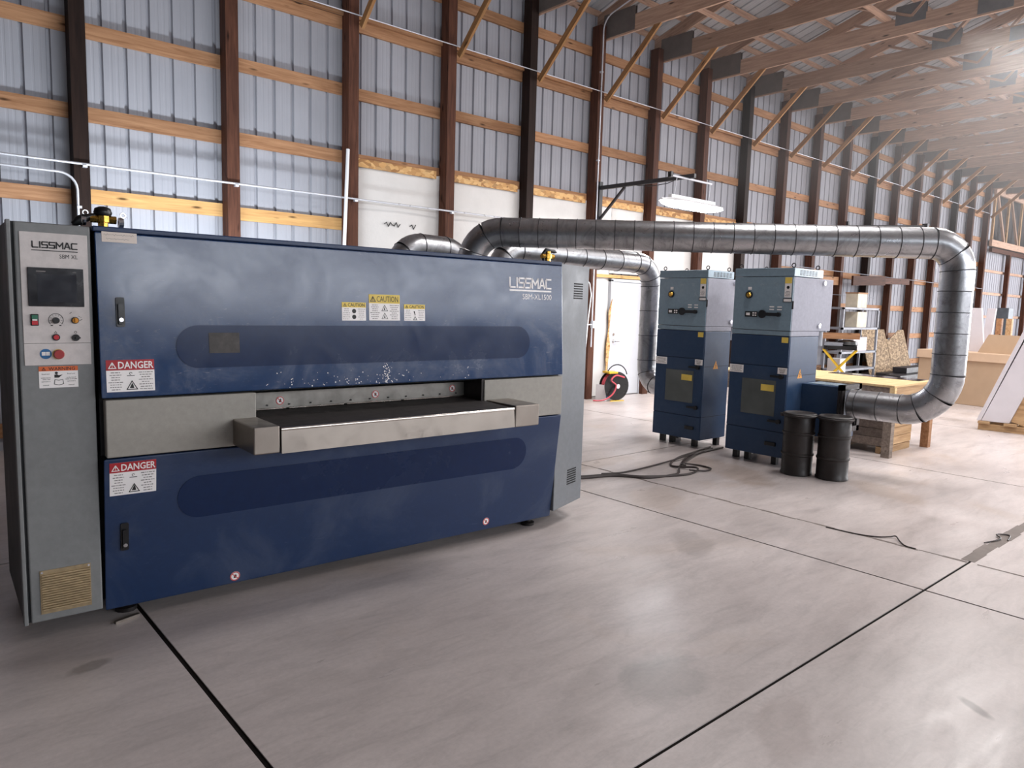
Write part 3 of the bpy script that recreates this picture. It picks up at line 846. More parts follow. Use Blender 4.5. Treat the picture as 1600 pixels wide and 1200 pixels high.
def sign(F, a0, a1, b0, b1, hb, word, hcol, tcol, parent, name, label, bold=0.01, rows=8, pict='tri', tw=0.66):
    m1 = MB(); F.rect(m1, a0, a1, b0, b1, 0.0005, 0.001); s = m1.build(name, 'white_print', parent); s['label'] = label
    m2 = MB(); F.rect(m2, a0, a1, b1 - hb, b1, 0.0015, 0.0006); m2.build('sign_band', hcol, s)
    w_ = a1 - a0; off = 0.0026
    m3 = MB(); th = hb * 0.66
    F.text(m3, word, a0 + w_ * 0.245, b1 - hb + (hb - hb * .66) / 2, hb * 0.66, off, width=w_ * tw, bold=bold)
    F.tri(m3, a0 + w_ * 0.125, b1 - hb * 0.80, th * 0.95, hb * 0.075, off, 0.0005)
    F.rect(m3, a0 + w_ * 0.125 - hb * .035, a0 + w_ * 0.125 + hb * .035, b1 - hb * .58, b1 - hb * .32, off, 0.0005)
    F.rect(m3, a0 + w_ * 0.125 - hb * .035, a0 + w_ * 0.125 + hb * .035, b1 - hb * .72, b1 - hb * .64, off, 0.0005)
    m3.build('lettering', tcol, s)
    m4 = MB(); hh = (b1 - b0) - hb
    print_lines(F, m4, a0 + w_ * .03, a0 + w_ * .34, b0 + hh * .05, b0 + hh * .95, rows, hh * 0.035, 0.0017, 1)
    print_lines(F, m4, a0 + w_ * .66, a0 + w_ * .97, b0 + hh * .05, b0 + hh * .95, rows, hh * 0.035, 0.0017, 2)
    m4.build('small_print', 'grey_print', s)
    m5 = MB(); cx = (a0 + a1) / 2
    if pict == 'danger':
        F.tri(m5, cx + w_ * .02, b0 + hh * .10, w_ * 0.22, w_ * 0.018, 0.0017, 0.0006)
        F.poly(m5, [(cx - w_ * .035, b0 + hh * .16), (cx + w_ * .06, b0 + hh * .15), (cx + w_ * .045, b0 + hh * .30), (cx + w_ * .02, b0 + hh * .40), (cx, b0 + hh * .30)], 0.0017, 0.0006)
        F.ring(m5, cx, b0 + hh * .84, w_ * .02, w_ * .032, 0.0017, 0.0005, 12, 0, pi * 1.5); F.rect(m5, cx - w_ * .08, cx + w_ * .08, b0 + hh * .73, b0 + hh * .76, 0.0017, 0.0005)
    elif pict == 'two_tri':
        for q in (.10, .56):
            F.tri(m5, cx, b0 + hh * q, w_ * 0.19, w_ * 0.012, 0.0017, 0.0006)
            F.poly(m5, [(cx - w_ * .03, b0 + hh * (q + .05)), (cx + w_ * .02, b0 + hh * (q + .05)), (cx, b0 + hh * (q + .24))], 0.0017, 0.0006)
    elif pict == 'masks':
        for q in (.28, .72):
            F.disc(m5, cx, b0 + hh * q, w_ * 0.085, 0.0017, 0.0005, 14)
    elif pict == 'tool':
        F.poly(m5, [(cx - w_ * .05, b0 + hh * .80), (cx, b0 + hh * .82), (cx + w_ * .04, b0 + hh * .48), (cx + w_ * .01, b0 + hh * .46)], 0.0017, 0.0005)
        F.tri(m5, cx + w_ * .02, b0 + hh * .08, w_ * 0.16, w_ * 0.02, 0.0017, 0.0005)
    elif pict == 'reader':
        F.disc(m5, cx - w_ * .06, b0 + hh * .88, w_ * .04, 0.0017, 0.0005, 12)
        F.poly(m5, [(cx - w_ * .11, b0 + hh * .60), (cx, b0 + hh * .60), (cx + w_ * .10, b0 + hh * .78), (cx, b0 + hh * .74), (cx - w_ * .04, b0 + hh * .80), (cx - w_ * .11, b0 + hh * .78)], 0.0017, 0.0005)
        F.line(m5, [(cx - w_ * .12, b0 + hh * .22), (cx - w_ * .10, b0 + hh * .48), (cx, b0 + hh * .44), (cx + w_ * .10, b0 + hh * .48), (cx + w_ * .12, b0 + hh * .22), (cx, b0 + hh * .16), (cx - w_ * .12, b0 + hh * .22)], w_ * .014, 0.0017, 0.0005)
    m5.build('pictogram', 'black_print', s)
    return s


sign(FU, 0.024, 0.226, FUz(1.142), FUz(1.289), 0.048, 'DANGER', 'red_print', 'white_print', mc, 'danger_sign', 'white sign headed DANGER on a red band, on the upper door', 0.02, 8, 'danger', 0.74)
sign(FLo, 0.024, 0.223, FLz(0.652), FLz(0.811), 0.048, 'DANGER', 'red_print', 'white_print', mc, 'danger_sign', 'white sign headed DANGER on a red band, on the lower door', 0.02, 8, 'danger', 0.74)
sign(FU, 1.190, 1.336, FUz(1.478), FUz(1.579), 0.028, 'CAUTION', 'yellow_print', 'black_print', mc, 'caution_sign', 'small yellow-topped CAUTION sign with two round pictograms', 0.015, 6, 'masks', 0.70)
sign(FU, 1.356, 1.555, FUz(1.480), FUz(1.627), 0.050, 'CAUTION', 'yellow_print', 'black_print', mc, 'caution_sign', 'largest yellow-topped CAUTION sign, with two triangles', 0.0, 8, 'two_tri', 0.70)
sign(FU, 1.583, 1.726, FUz(1.479), FUz(1.575), 0.026, 'CAUTION', 'yellow_print', 'black_print', mc, 'caution_sign', 'small yellow-topped CAUTION sign with a tool pictogram', 0.015, 6, 'tool', 0.70)
# handwritten note
b = MB(); FU.rect(b, 0.030, 0.174, FUz(1.823), FUz(1.869), 0.0005, 0.0008); nt = b.build('paper_note', 'paper_beige', mc); nt['label'] = 'paper label with faint handwriting at the top corner'
b = MB()
for r_, (n_, z_) in enumerate(((26, 1.856), (20, 1.838))):
    FU.line(b, [(0.038 + r_ * 0.010 + i * 0.0049, FUz(z_) + 0.005 * sin(i * 2.7 + r_) * (0.5 + 0.5 * sin(i * .9))) for i in range(n_)], 0.0012, 0.0014, 0.0003)
b.build('handwriting', 'grey_print', nt)
# brand lettering on the upper door
b = MB(); brand(FU, b, 'LISSMAC', 2.378, FUz(1.705), 0.356, 0.060, 0.0105, 0.0008); FU.rect(b, 2.374, 2.738, FUz(1.680), FUz(1.690), 0.0008, 0.0008); b.build('brand_lettering', 'white_print', mc)
b = MB(); FU.text(b, 'SBM-XL1500', 2.740, FUz(1.628), 0.036, 0.001, width=0.256, bold=0.0, align='RIGHT'); b.build('model_lettering', 'white_print', mc)

# brass shut-off valves on the machine top
def valve(a, y, flip, label):
    loc = Matrix.Translation(MO) @ Matrix.Rotation(MYAW, 4, 'Z') @ Vector((a, y, 1.892))
    v = thing('shutoff_valve', label, 'valve', loc, MYAW, 'valves on the machine top')
    MB().lathe([(0.022, 0), (0.022, 0.03), (0.030, 0.032), (0.030, 0.06), (0.020, 0.064), (0.020, 0.08)], 8).build('valve_body', 'brass', v, smooth=20)
    b = MB().tube([(-0.055, 0, 0.045), (0.055, 0, 0.045)], 0.018, 8); b.build('fitting', 'brass', v, smooth=30)
    b = MB()
    if flip: b.tube([(-0.035, 0, 0.0), (-0.045, 0, 0.06), (-0.02, 0, 0.088), (0.06, 0, 0.082), (0.085, 0, 0.078)], [0.010, 0.012, 0.014, 0.014, 0.004], 8)
    else: b.tube([(-0.125, 0, 0.012), (-0.10, 0, 0.030), (-0.075, 0, 0.045), (-0.03, 0, 0.062)], [0.010, 0.024, 0.020, 0.010], 8)
    b.build('lever', 'black_plastic', v, smooth=50)
    if not flip:
        MB().lathe([(0.034, 0.062), (0.040, 0.075), (0.034, 0.095), (0.014, 0.104)], 14).build('cap', 'black_plastic', v, smooth=50)
        for sx in (-0.072, 0.085):
            b = MB(); Frame((sx, -0.0, 0.035), (0, -1, 0), (0, 0, 1)).ring(b, 0, 0, 0.010, 0.024, 0, 0.02, 12); b.tube(arc((sx, 0, 0.07), 0.011, (1, 0, 0), (0, 0, 1), 0, 2 * pi, 10), 0.004, 6); b.build('hose_clip', 'chrome', v)


valve(0.068, 0.22, False, 'brass shut-off valve with black lever on machine top beside the control cabinet')
valve(2.86, 0.22, True, 'brass shut-off valve with black lever on machine top near the grey corner')

# ================================================================== CONTROL CABINET
cc = thing('control_cabinet', 'tall narrow grey control cabinet with white operator panel, left of the machine', 'cabinet', MO, MYAW)
MB().box(-0.322, -0.012, 0.075, 0.86, 0.10, 1.888).build('body', 'cabinet_side_shaded', cc, bevel=0.006)
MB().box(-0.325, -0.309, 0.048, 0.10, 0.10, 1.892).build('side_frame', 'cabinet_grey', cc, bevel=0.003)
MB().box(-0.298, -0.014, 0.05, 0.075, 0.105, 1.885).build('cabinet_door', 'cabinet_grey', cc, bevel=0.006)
MB().box(-0.28, -0.04, 0.42, 0.82, 0.0, 0.10).build('plinth', 'dark_metal', cc)
FK = Frame((0, 0.05, 0), (1, 0, 0), (0, 0, 1))
b = MB(); FK.rect(b, -0.280, -0.027, 1.270, 1.366, 0, 0.004); FK.rect(b, -0.280, -0.027, 1.3675, 1.845, 0, 0.004); op = b.build('operator_panel', 'panel_white', cc, bevel=0.0015)
FO = Frame((0, 0.046, 0), (1, 0, 0), (0, 0, 1))
b = MB(); FO.rect(b, -0.257, -0.047, 1.528, 1.695, 0, 0.007); sc_ = b.build('touch_screen', 'screen_black', cc, bevel=0.002)
b = MB(); FO.rect(b, -0.223, -0.075, 1.548, 1.668, 0.007, 0.0012); b.build('display', 'screen_glass', sc_)
b = MB(); FO.rect(b, -0.225, -0.190, 1.677, 1.681, 0.007, 0.0006); FO.rect(b, -0.09, -0.075, 1.678, 1.680, 0.007, 0.0006); b.build('lettering', 'grey_print', sc_)
b = MB(); brand(FO, b, 'LISSMAC', -0.234, 1.781, 0.166, 0.024, 0.0052, 0.0004); FO.rect(b, -0.238, -0.065, 1.767, 1.7705, 0.0004, 0.0006); b.build('brand_lettering', 'black_print', cc)
b = MB(); FO.text(b, 'SBM XL', -0.066, 1.738, 0.018, 0.0006, width=0.069, align='RIGHT'); b.build('model_lettering', 'black_print', cc)
# push buttons and switches
b = MB(); FO.rect(b, -0.252, -0.222, 1.444, 1.494, 0, 0.008); s = b.build('start_stop_switch', 'black_plastic', cc, bevel=0.003)
b = MB(); FO.rect(b, -0.248, -0.226, 1.473, 1.490, 0.008, 0.004); b.build('green_button', 'green_plastic', s)
b = MB(); FO.rect(b, -0.248, -0.226, 1.448, 1.465, 0.008, 0.004); b.build('red_button', 'red_plastic', s)
b = MB(); FO.rect(b, -0.246, -0.228, 1.466, 1.472, 0.008, 0.002); b.build('marker', 'white_print', s)
b = MB(); FO.ring(b, -0.158, 1.469, 0.0265, 0.029, 0, 0.0008, 26, -0.7, pi + 0.7)
for i in range(9):
    q = -0.6 + (pi + 1.2) * i / 8; FO.line(b, [(-0.158 + 0.019 * cos(q), 1.469 + 0.019 * sin(q)), (-0.158 + 0.0235 * cos(q), 1.469 + 0.0235 * sin(q))], 0.0012, 0, 0.0006)
FO.rect(b, -0.178, -0.170, 1.443, 1.447, 0, 0.0006); FO.rect(b, -0.146, -0.138, 1.443, 1.447, 0, 0.0006)
dl = b.build('dial_scale', 'black_print', cc)
b = MB(); FO.disc(b, -0.158, 1.467, 0.0145, 0, 0.018, 16, 0.0125); b.build('dial_knob', 'black_plastic', dl)
b = MB(); FO.disc(b, -0.085, 1.468, 0.0150, 0, 0.006, 18); s = b.build('key_switch', 'black_plastic', cc)
b = MB(); FO.disc(b, -0.085, 1.468, 0.0115, 0.006, 0.008, 16); FO.rect(b, -0.0875, -0.0825, 1.460, 1.478, 0.014, 0.008); b.build('key_cap', 'amber_print', s)
b = MB(); FO.line(b, [(-0.105, 1.498), (-0.098, 1.503)], 0.002, 0, .0006); FO.line(b, [(-0.066, 1.468), (-0.058, 1.472)], 0.002, 0, .0006); FO.line(b, [(-0.072, 1.487), (-0.06, 1.48)], 0.0012, 0, .0006); FO.tri(b, -0.161, 1.411, 0.010, 0.0014, 0, .0006); FO.ring(b, -0.085, 1.415, 0.004, 0.0056, 0, .0006, 10); b.build('panel_mark', 'black_print', cc)
b = MB(); FO.disc(b, -0.160, 1.393, 0.0150, 0, 0.006, 18); s = b.build('stop_button', 'black_plastic', cc)
b = MB(); FO.disc(b, -0.160, 1.393, 0.0115, 0.006, 0.006, 16, 0.010); b.build('red_cap', 'red_plastic', s)
b = MB(); FO.disc(b, -0.085, 1.391, 0.0150, 0, 0.008, 18); s = b.build('selector_switch', 'black_plastic', cc)
b = MB(); FO.rect(b, -0.0875, -0.068, 1.387, 1.394, 0.008, 0.009); b.build('lever', 'black_plastic', s)
b = MB(); FO.disc(b, -0.201, 1.320, 0.0225, 0, 0.001, 26); s = b.build('manual_sticker', 'blue_print', cc)
b = MB(); FO.rect(b, -0.216, -0.2017, 1.313, 1.329, 0.001, 0.0006); FO.rect(b, -0.2003, -0.186, 1.313, 1.329, 0.001, 0.0006); b.build('book_symbol', 'white_print', s)
b = MB(); FO.disc(b, -0.154, 1.318, 0.0225, 0, 0.003, 26); s = b.build('emergency_stop', 'yellow_print', cc)
b = MB(); FO.disc(b, -0.153, 1.318, 0.016, 0.003, 0.010, 20); FO.disc(b, -0.153, 1.318, 0.0215, 0.013, 0.010, 24, 0.018); b.build('mushroom_button', 'red_dull', s, smooth=40)
ws = sign(FK, -0.230, -0.081, 1.169, 1.2645, 0.021, 'WARNING', 'orange_print', 'black_print', cc, 'warning_sign', 'white sign headed WARNING on an orange band', 0.008, 1, 'reader', 0.68)
b = MB()
for i, tx in enumerate(('Read and', 'understand', "operator's", 'manual')):
    for cx in (-0.205, -0.108): FK.text(b, tx, cx, 1.228 - i * 0.0165, 0.0056, 0.0024, align='CENTER')
b.build('message_lettering', 'black_print', ws)
# louvred filter grille near the floor
b = MB(); FK.rect(b, -0.260, -0.060, 0.140, 0.342, 0, 0.004); gr = b.build('filter_grille', 'vent_brass', cc)
for i in range(15):
    z = 0.158 + i * 0.0113; b = MB(); b.hexa([FK.P(-0.254, z, 0.004), FK.P(-0.064, z, 0.004), FK.P(-0.064, z + 0.002, 0.014), FK.P(-0.254, z + 0.002, 0.014)], [FK.P(-0.254, z + 0.006, 0.004), FK.P(-0.064, z + 0.006, 0.004), FK.P(-0.064, z + 0.006, 0.0135), FK.P(-0.254, z + 0.006, 0.0135)])
    b.build('slat', 'vent_brass', gr)
b = MB(); FK.disc(b, -0.252, 0.334, 0.005, 0.004, 0.003, 8); FK.disc(b, -0.068, 0.334, 0.005, 0.004, 0.003, 8); b.build('screw', 'chrome', gr)
# small bits by the floor at the machine's corner
MB().bar((0, 0, 0.006), (0.115, 0.035, 0.006), 0.02, 0.012).build('metal_shim', 'steel_plate', None, (0.79, 3.78, 0)); tag(bpy.data.objects['metal_shim'], 'short metal strip lying on the floor under the machine corner', 'metal strip')

# ================================================================== DUST COLLECTORS
def collector(loc, label, depth, inlet, grey_front, il=0.40):
    c = thing('dust_collector', label, 'dust collector', loc, -pi / 2, 'dust collectors behind the machine')
    W = 0.665
    MB().box(0.0, W, 0.012, depth, 0.10, 1.345).build('body', 'collector_blue', c, bevel=0.006)
    MB().box(0.0, W, 0.012, depth, 1.347, 1.395).build('collar', 'collector_pale', c, bevel=0.004)
    MB().box(0.0, W, 0.012, depth + 0.24, 1.397, 1.94).build('fan_housing', 'collector_pale', c, bevel=0.006)
    MB().box(0.0, W, 0.0, depth + 0.0, 1.945, 2.03).build('cap', grey_front, c, bevel=0.005)
    F = Frame((0, 0.012, 0), (1, 0, 0), (0, 0, 1))
    def pan(n, z0, z1, mat, th=0.012, x0=0.004, x1=W - 0.004):
        b = MB(); F.rect(b, x0, x1, z0, z1, 0, th); return b.build(n, mat, c, bevel=0.003)
    dw = pan('drawer', 0.104, 0.362, 'collector_blue')
    fd = pan('filter_door', 0.370, 1.028, 'collector_blue')
    pan('front_panel', 1.036, 1.343, 'collector_blue')
    pan('collar_front', 1.349, 1.394, grey_front)
    cd = pan('control_door', 1.400, 1.940, grey_front)
    G = Frame((0, 0.0, 0), (1, 0, 0), (0, 0, 1))
    def add(n, par, mat, fn, **k):
        b = MB(); fn(b); return b.build(n, mat, par, **k)
    add('pressure_gauge', cd, 'black_plastic', lambda b: G.disc(b, 0.184, 1.757, 0.038, 0, 0.018, 20))
    add('gauge_glass', cd, 'brass', lambda b: G.disc(b, 0.184, 1.757, 0.028, 0.018, 0.012, 18, 0.02), smooth=50)
    add('gauge_tag', cd, 'white_print', lambda b: (G.rect(b, 0.165, 0.205, 1.81, 1.84, 0, 0.002)))
    add('main_switch', cd, 'black_plastic', lambda b: (G.disc(b, 0.345, 1.562, 0.042, 0, 0.016, 18), G.rect(b, 0.36, 0.52, 1.545, 1.578, 0.0, 0.022), G.disc(b, 0.53, 1.562, 0.022, 0, 0.03, 12)))
    dp = add('display_panel', cd, 'black_plastic', lambda b: G.rect(b, 0.148, 0.29, 1.53, 1.587, 0, 0.006))
    add('display_key', dp, 'white_print', lambda b: [G.rect(b, x, x + 0.018, z, z + 0.014, 0.006, 0.002) for x in (0.235, 0.262) for z in (1.54, 1.563)] + [G.rect(b, 0.162, 0.205, 1.545, 1.572, 0.006, 0.002)])
    add('switch_label', cd, 'white_print', lambda b: [G.rect(b, x, x + 0.05, z, z + 0.012, 0, 0.0015) for x in (0.42, 0.505) for z in (1.605, 1.632)])
    st = add('caution_sticker', cd, 'white_print', lambda b: G.rect(b, 0.572, 0.645, 1.735, 1.945 - .01, 0, 0.0015))
    add('sticker_band', st, 'yellow_print', lambda b: G.rect(b, 0.572, 0.645, 1.875, 1.935, 0.0015, 0.001))
    add('sticker_symbol', st, 'black_print', lambda b: (G.disc(b, 0.608, 1.835, 0.016, 0.0015, 0.001, 10), print_lines(G, b, 0.578, 0.64, 1.745, 1.80, 4, 0.005, 0.0015, 4)))
    lb = add('name_plate', cd, 'white_print', lambda b: G.rect(b, 0.565, 0.655, 1.690, 1.724, 0, 0.0015))
    add('plate_edge', lb, 'black_print', lambda b: G.line(b, [(0.565, 1.690), (0.655, 1.690), (0.655, 1.724), (0.565, 1.724), (0.565, 1.690)], 0.006, 0.0015, 0.001))
    add('yellow_sticker', c, 'yellow_print', lambda b: G.rect(b, 0.577, 0.648, 1.280, 1.335, 0, 0.0015))
    ws_ = add('window', fd, 'window_glass_dark', lambda b: G.rect(b, 0.165, 0.548, 0.520, 0.888, 0.0, 0.004))
    ys = add('yellow_sticker', ws_, 'yellow_print', lambda b: G.rect(b, 0.385, 0.530, 0.775, 0.842, 0.004, 0.0015))
    for x0, x1, z0, z1, s_ in ((0.004, 0.168, 0.94, 1.022, 5), (0.556, 0.657, 0.962, 1.026, 6)):
        tg = add('type_plate', c, 'white_print', lambda b: G.rect(b, x0, x1, z0, z1, 0, 0.0015))
        add('small_print', tg, 'grey_print', lambda b: print_lines(G, b, x0 + .01, x1 - .01, z0 + .008, z1 - .008, 5, 0.005, 0.0015, s_))
    for z in (0.935, 0.475):
        add('door_clamp', fd, 'black_plastic', lambda b: (G.disc(b, 0.605, z, 0.024, 0, 0.03, 12), G.rect(b, 0.49, 0.60, z - .012, z + .010, 0.012, 0.016)))
    add('drawer_handle', dw, 'black_plastic', lambda b: G.rect(b, 0.47, 0.59, 0.215, 0.255, 0, 0.02), bevel=0.006)
    # side: vent slots, latches, hazard triangle
    H = Frame((W, 0, 0), (0, 1, 0), (0, 0, 1))
    add('vent_slot', c, 'dark_void', lambda b: [H.rect(b, 0.11 + i * 0.062, 0.155 + i * 0.062, 1.962 + j * 0.014, 1.968 + j * 0.014, 0, 0.002) for i in range(6) for j in range(4)])
    add('side_latch', c, 'chrome', lambda b: (H.disc(b, depth + 0.02, 1.90, 0.025, 0, 0.02, 10), H.disc(b, depth - 0.03, 1.455, 0.025, 0, 0.02, 10)))
    add('door_hinge', cd, 'dark_metal', lambda b: (b.tube([(W + .002, 0.006, 1.62), (W + .002, 0.006, 1.70)], 0.008)))
    hz = add('hazard_triangle', c, 'amber_print', lambda b: H.poly(b, [(0.20, 0.915), (0.30, 0.915), (0.25, 1.01)], 0, 0.0015))
    add('hazard_symbol', hz, 'black_print', lambda b: H.line(b, [(0.255, 0.98), (0.245, 0.955), (0.258, 0.955), (0.248, 0.93)], 0.006, 0.0015, 0.001))
    add('panel_seam', c, 'dark_void', lambda b: (H.rect(b, 0.015, depth - .005, 0.943, 0.947, -0.001, 0.0018), H.rect(b, 0.015, depth - .005, 0.364, 0.368, -0.001, 0.0018)))
    add('motor', c, 'shelf_grey', lambda b: b.tube([(W * 0.85, depth + 0.10, 1.24), (W * 0.85, depth + 0.10, 1.395)], 0.085, 16), smooth=40)
    for x_, y_ in ((0.04, 0.05), (W - 0.04, 0.05), (0.04, depth - 0.05), (W - 0.04, depth - 0.05)):
        b = MB().tube(arc((x_, y_, 2.056), 0.020, (1, 0, 0), (0, 0, 1), -pi / 2, 1.5 * pi, 12), 0.0055, 6).tube([(x_, y_, 2.02), (x_, y_, 2.04)], 0.010, 8)
        b.build('lifting_eye', 'dark_metal', c, smooth=40)
    for x_, y_ in ((0.06, 0.14), (0.20, 0.14), (W - 0.15, 0.14), (0.06, depth - .08), (W - 0.06, depth - .08)):
        b = MB().box(x_ - 0.028, x_ + 0.028, y_ - 0.028, y_ + 0.028, 0.0, 0.10); b.build('foot', 'black_plastic', c)
    s = 1 if inlet > 0 else -1
    xi = W if s > 0 else 0.0
    yb0, yb1 = 0.31, 0.68
    bx = MB().box(min(xi, xi + s * il), max(xi, xi + s * il), yb0, yb1, 0.33, 0.862)
    ib = bx.build('inlet_box', 'collector_blue', c, bevel=0.005)
    fl = MB(); xf = xi + s * il
    for (a0, a1, z0, z1) in ((yb0 - .045, yb1 + .02, 0.83, 0.885), (yb0 - .045, yb1 + .02, 0.40, 0.455), (yb0 - .045, yb0 + .02, 0.40, 0.885), (yb1 - .04, yb1 + .02, 0.40, 0.885)):
        fl.box(min(xf, xf + s * .02), max(xf, xf + s * .02), a0, a1, z0, z1).box(min(xf + s * .03, xf + s * .045), max(xf + s * .03, xf + s * .045), a0, a1, z0, z1)
    fl.build('inlet_flange', 'dark_metal', ib)
    MB().box(min(xi + s * .1 * il, xi + s * .9 * il), max(xi + s * .1 * il, xi + s * .9 * il), yb0 + .05, yb1 - .05, 0.862, 0.868).build('top_lid', 'collector_grey', ib)
    return c


collector((6.88, 4.333, 0), 'blue and grey dust collector nearest the black drums, pipe entering its right side', 0.60, 1, 'collector_grey')
collector((6.98, 5.400, 0), 'blue and grey dust collector standing behind its twin, nearer the white door', 0.52, -1, 'collector_grey', 0.04)

# ================================================================== DUCTS
def duct(label, pts, radii, r, seg, name='ventilation_duct', seam_r=0.005):
    path = fillet(pts, radii)
    root = thing(name, label, 'duct', tuple(path[0][0]))
    off = path[0][0]
    # dense centreline
    P = []
    for (a, ka), (b, kb) in zip(path[:-1], path[1:]):
        st = (b - a).length > 0.12
        n = max(1, int((b - a).length / 0.06)) if st else 1
        for i in range(n): P.append((a + (b - a) * (i / n), 0 if st else 1))
    P.append((path[-1][0], 0))
    cur = [P[0][0]]; run = 0.0; kind = P[0][1]
    secs = []
    for (a, ka), (b, kb) in zip(P[:-1], P[1:]):
        cur.append(b); run += (b - a).length
        lim = seg if not ka else 0.17
        if run >= lim or (ka != kb and run > 0.08):
            secs.append((cur, ka)); cur = [b]; run = 0.0
    if len(cur) > 1: secs.append((cur, 0))
    n = 28; up = None
    for sec, kd in secs:
        pts_ = [q - off for q in sec]
        mb = MB(); vs = []; fs = []
        rings = []
        for i, q in enumerate(pts_):
            d = (pts_[min(i + 1, len(pts_) - 1)] - pts_[max(i - 1, 0)]).normalized()
            if up is None: up = Vector((0, 0, 1)) if abs(d.z) < 0.9 else Vector((1, 0, 0))
            a = up - d * up.dot(d)
            if a.length < 0.05: a = Vector((1, 0, 0)) - d * d.x
            a.normalize(); bb = d.cross(a); up = a
            rings.append((q, a, bb, d))
        def ring(q, a, bb, rr): return [q + a * (rr * cos(2 * pi * k / n)) + bb * (rr * sin(2 * pi * k / n)) for k in range(n)]
        R = [ring(q, a, bb, r) for q, a, bb, d in rings]
        q, a, bb, d = rings[-1]
        # standing seam bead closing the section
        R[-1] = ring(q - d * 0.007, a, bb, r)
        R += [ring(q - d * 0.005, a, bb, r + seam_r), ring(q, a, bb, r + seam_r), ring(q + d * 0.001, a, bb, r - 0.004)]
        for rg in R: vs += rg
        for i in range(len(R) - 1):
            for k in range(n):
                k2 = (k + 1) % n; fs.append((i * n + k, i * n + k2, (i + 1) * n + k2, (i + 1) * n + k))
        so = mb.add(vs, fs).build('elbow_section' if kd else 'straight_section', 'duct_metal', root, smooth=35)
        so.data.materials.append(MATS['duct_seam'])
        for p_ in so.data.polygons[-3 * n:]: p_.material_index = 1
    return root


duct('thick galvanised duct arching over to the front dust collector, longest of the ducts',
     [(4.42, 5.72, 1.752), (4.42, 5.72, 2.285), (7.35, 2.37, 2.24), (7.35, 2.37, 0.70), (7.30, 3.20, 0.70)], [0.30, 0.24, 0.36], 0.14, 0.145)
duct('thinner galvanised duct running behind the long one down to the rear dust collector',
     [(4.98, 5.98, 1.752), (4.98, 5.98, 2.165), (7.43, 5.88, 2.14), (7.43, 5.88, 0.62), (7.34, 5.46, 0.62)], [0.26, 0.28, 0.24], 0.125, 0.30)
duct('short galvanised duct hump showing above machine top behind the long duct',
     [(4.02, 6.42, 1.752), (4.02, 6.42, 2.17), (4.80, 6.40, 2.15), (4.80, 6.40, 1.752)], [0.26, 0.22], 0.125, 0.28)

# ================================================================== DRUMS
def drum(loc, label, rz):
    d = thing('steel_drum', label, 'drum', loc, rz, 'dark drums in front of the dust collector')
    r, h = 0.150, 0.615
    pr = [(r - .012, 0.0), (r, 0.006), (r, 0.02), (r - .006, 0.03), (r - .006, 0.19), (r + .003, 0.20), (r + .003, 0.212), (r - .006, 0.222), (r - .006, 0.40), (r + .003, 0.41), (r + .003, 0.422), (r - .006, 0.432), (r - .006, 0.585), (r - .010, 0.59)]
    MB().lathe(pr, 40).build('body', 'drum_brown', d, smooth=40)
    MB().lathe([(r - .004, 0.572), (r + .008, 0.574), (r + .010, 0.59), (r + .008, 0.606), (r - .006, 0.612), (r - .03, 0.604), (r - .05, 0.600), (0.02, 0.602)], 40).build('lid', 'drum_brown', d, smooth=40)
    b = MB().tube(arc((0, 0, 0.589), r + 0.012, (1, 0, 0), (0, 1, 0), 0, 2 * pi, 32), 0.008, 6).box(r + .004, r + .03, -0.03, 0.03, 0.57, 0.60)
    b.build('clamp_ring', 'dark_metal', d, smooth=40)


drum((6.80, 3.465, 0), 'dark brown steel drum against the blue dust collector, left of the pair', 2.2)
drum((6.90, 3.155, 0), 'dark brown steel drum under the pipe, right of the pair', 0.9)

# ================================================================== WORKBENCH, CRATE
tb = thing('workbench', 'pale plywood workbench on square wooden legs behind the duct elbow', 'workbench', (8.40, 3.22, 0))
MB().box(0.0, 1.22, 0.0, 2.3, 0.79, 0.815).build('bench_top', 'pale_ply', tb, bevel=0.003)
MB().box(0.01, 0.04, 0.0, 2.3, 0.58, 0.79).build('apron', 'grey_wood', tb)
MB().box(0.04, 1.2, 0.01, 0.04, 0.58, 0.79).build('apron', 'pallet_wood', tb)
MB().box(0.0, 0.05, -0.005, 0.05, 0.58, 0.79).build('corner_block', 'pale_ply', tb)
for x_, y_, mt in ((0.0, 0.0, 'grey_wood'), (1.13, 0.0, 'girt_wood'), (0.0, 2.2, 'grey_wood'), (1.13, 2.2, 'girt_wood')):
    MB().box(x_, x_ + 0.09, y_, y_ + 0.09, 0, 0.60).build('leg', mt, tb)
o = MB().box(0, 0.28, 0, 1.1, 0, 0.004).build('sheet_metal_offcut', 'screen_glass', None, (9.30, 3.3, 0.815)); tag(o, 'thin dark sheet lying on the plywood workbench', 'sheet')
cr = thing('wooden_crate', 'low wooden crate on a pallet under the workbench', 'crate', (8.60, 3.36, 0))
for i in range(3): MB().box(0, 0.75, 0.0 + i * 0.5, 0.09 + i * 0.5, 0, 0.08).build('runner', 'pallet_wood', cr)
for i in range(3): MB().box(0.02, 0.74, -0.01, 0.012, 0.09 + i * 0.10, 0.185 + i * 0.10).build('plank', 'pallet_wood', cr)
for i in range(3): MB().box(-0.005, 0.018, 0.0, 1.15, 0.09 + i * 0.10, 0.185 + i * 0.10).build('plank', 'grey_wood', cr)
MB().box(0.015, 0.745, 0.012, 1.14, 0.08, 0.36).build('crate_body', 'grey_wood', cr)
o = MB().box(0, 0.10, 0, 0.05, 0, 0.05).box(0.02, 0.05, 0.01, 0.04, 0.05, 0.13).build('pipe_clamp', 'dark_metal', None, (8.34, 3.30, 0.0)); bpy.data.objects.remove(o)

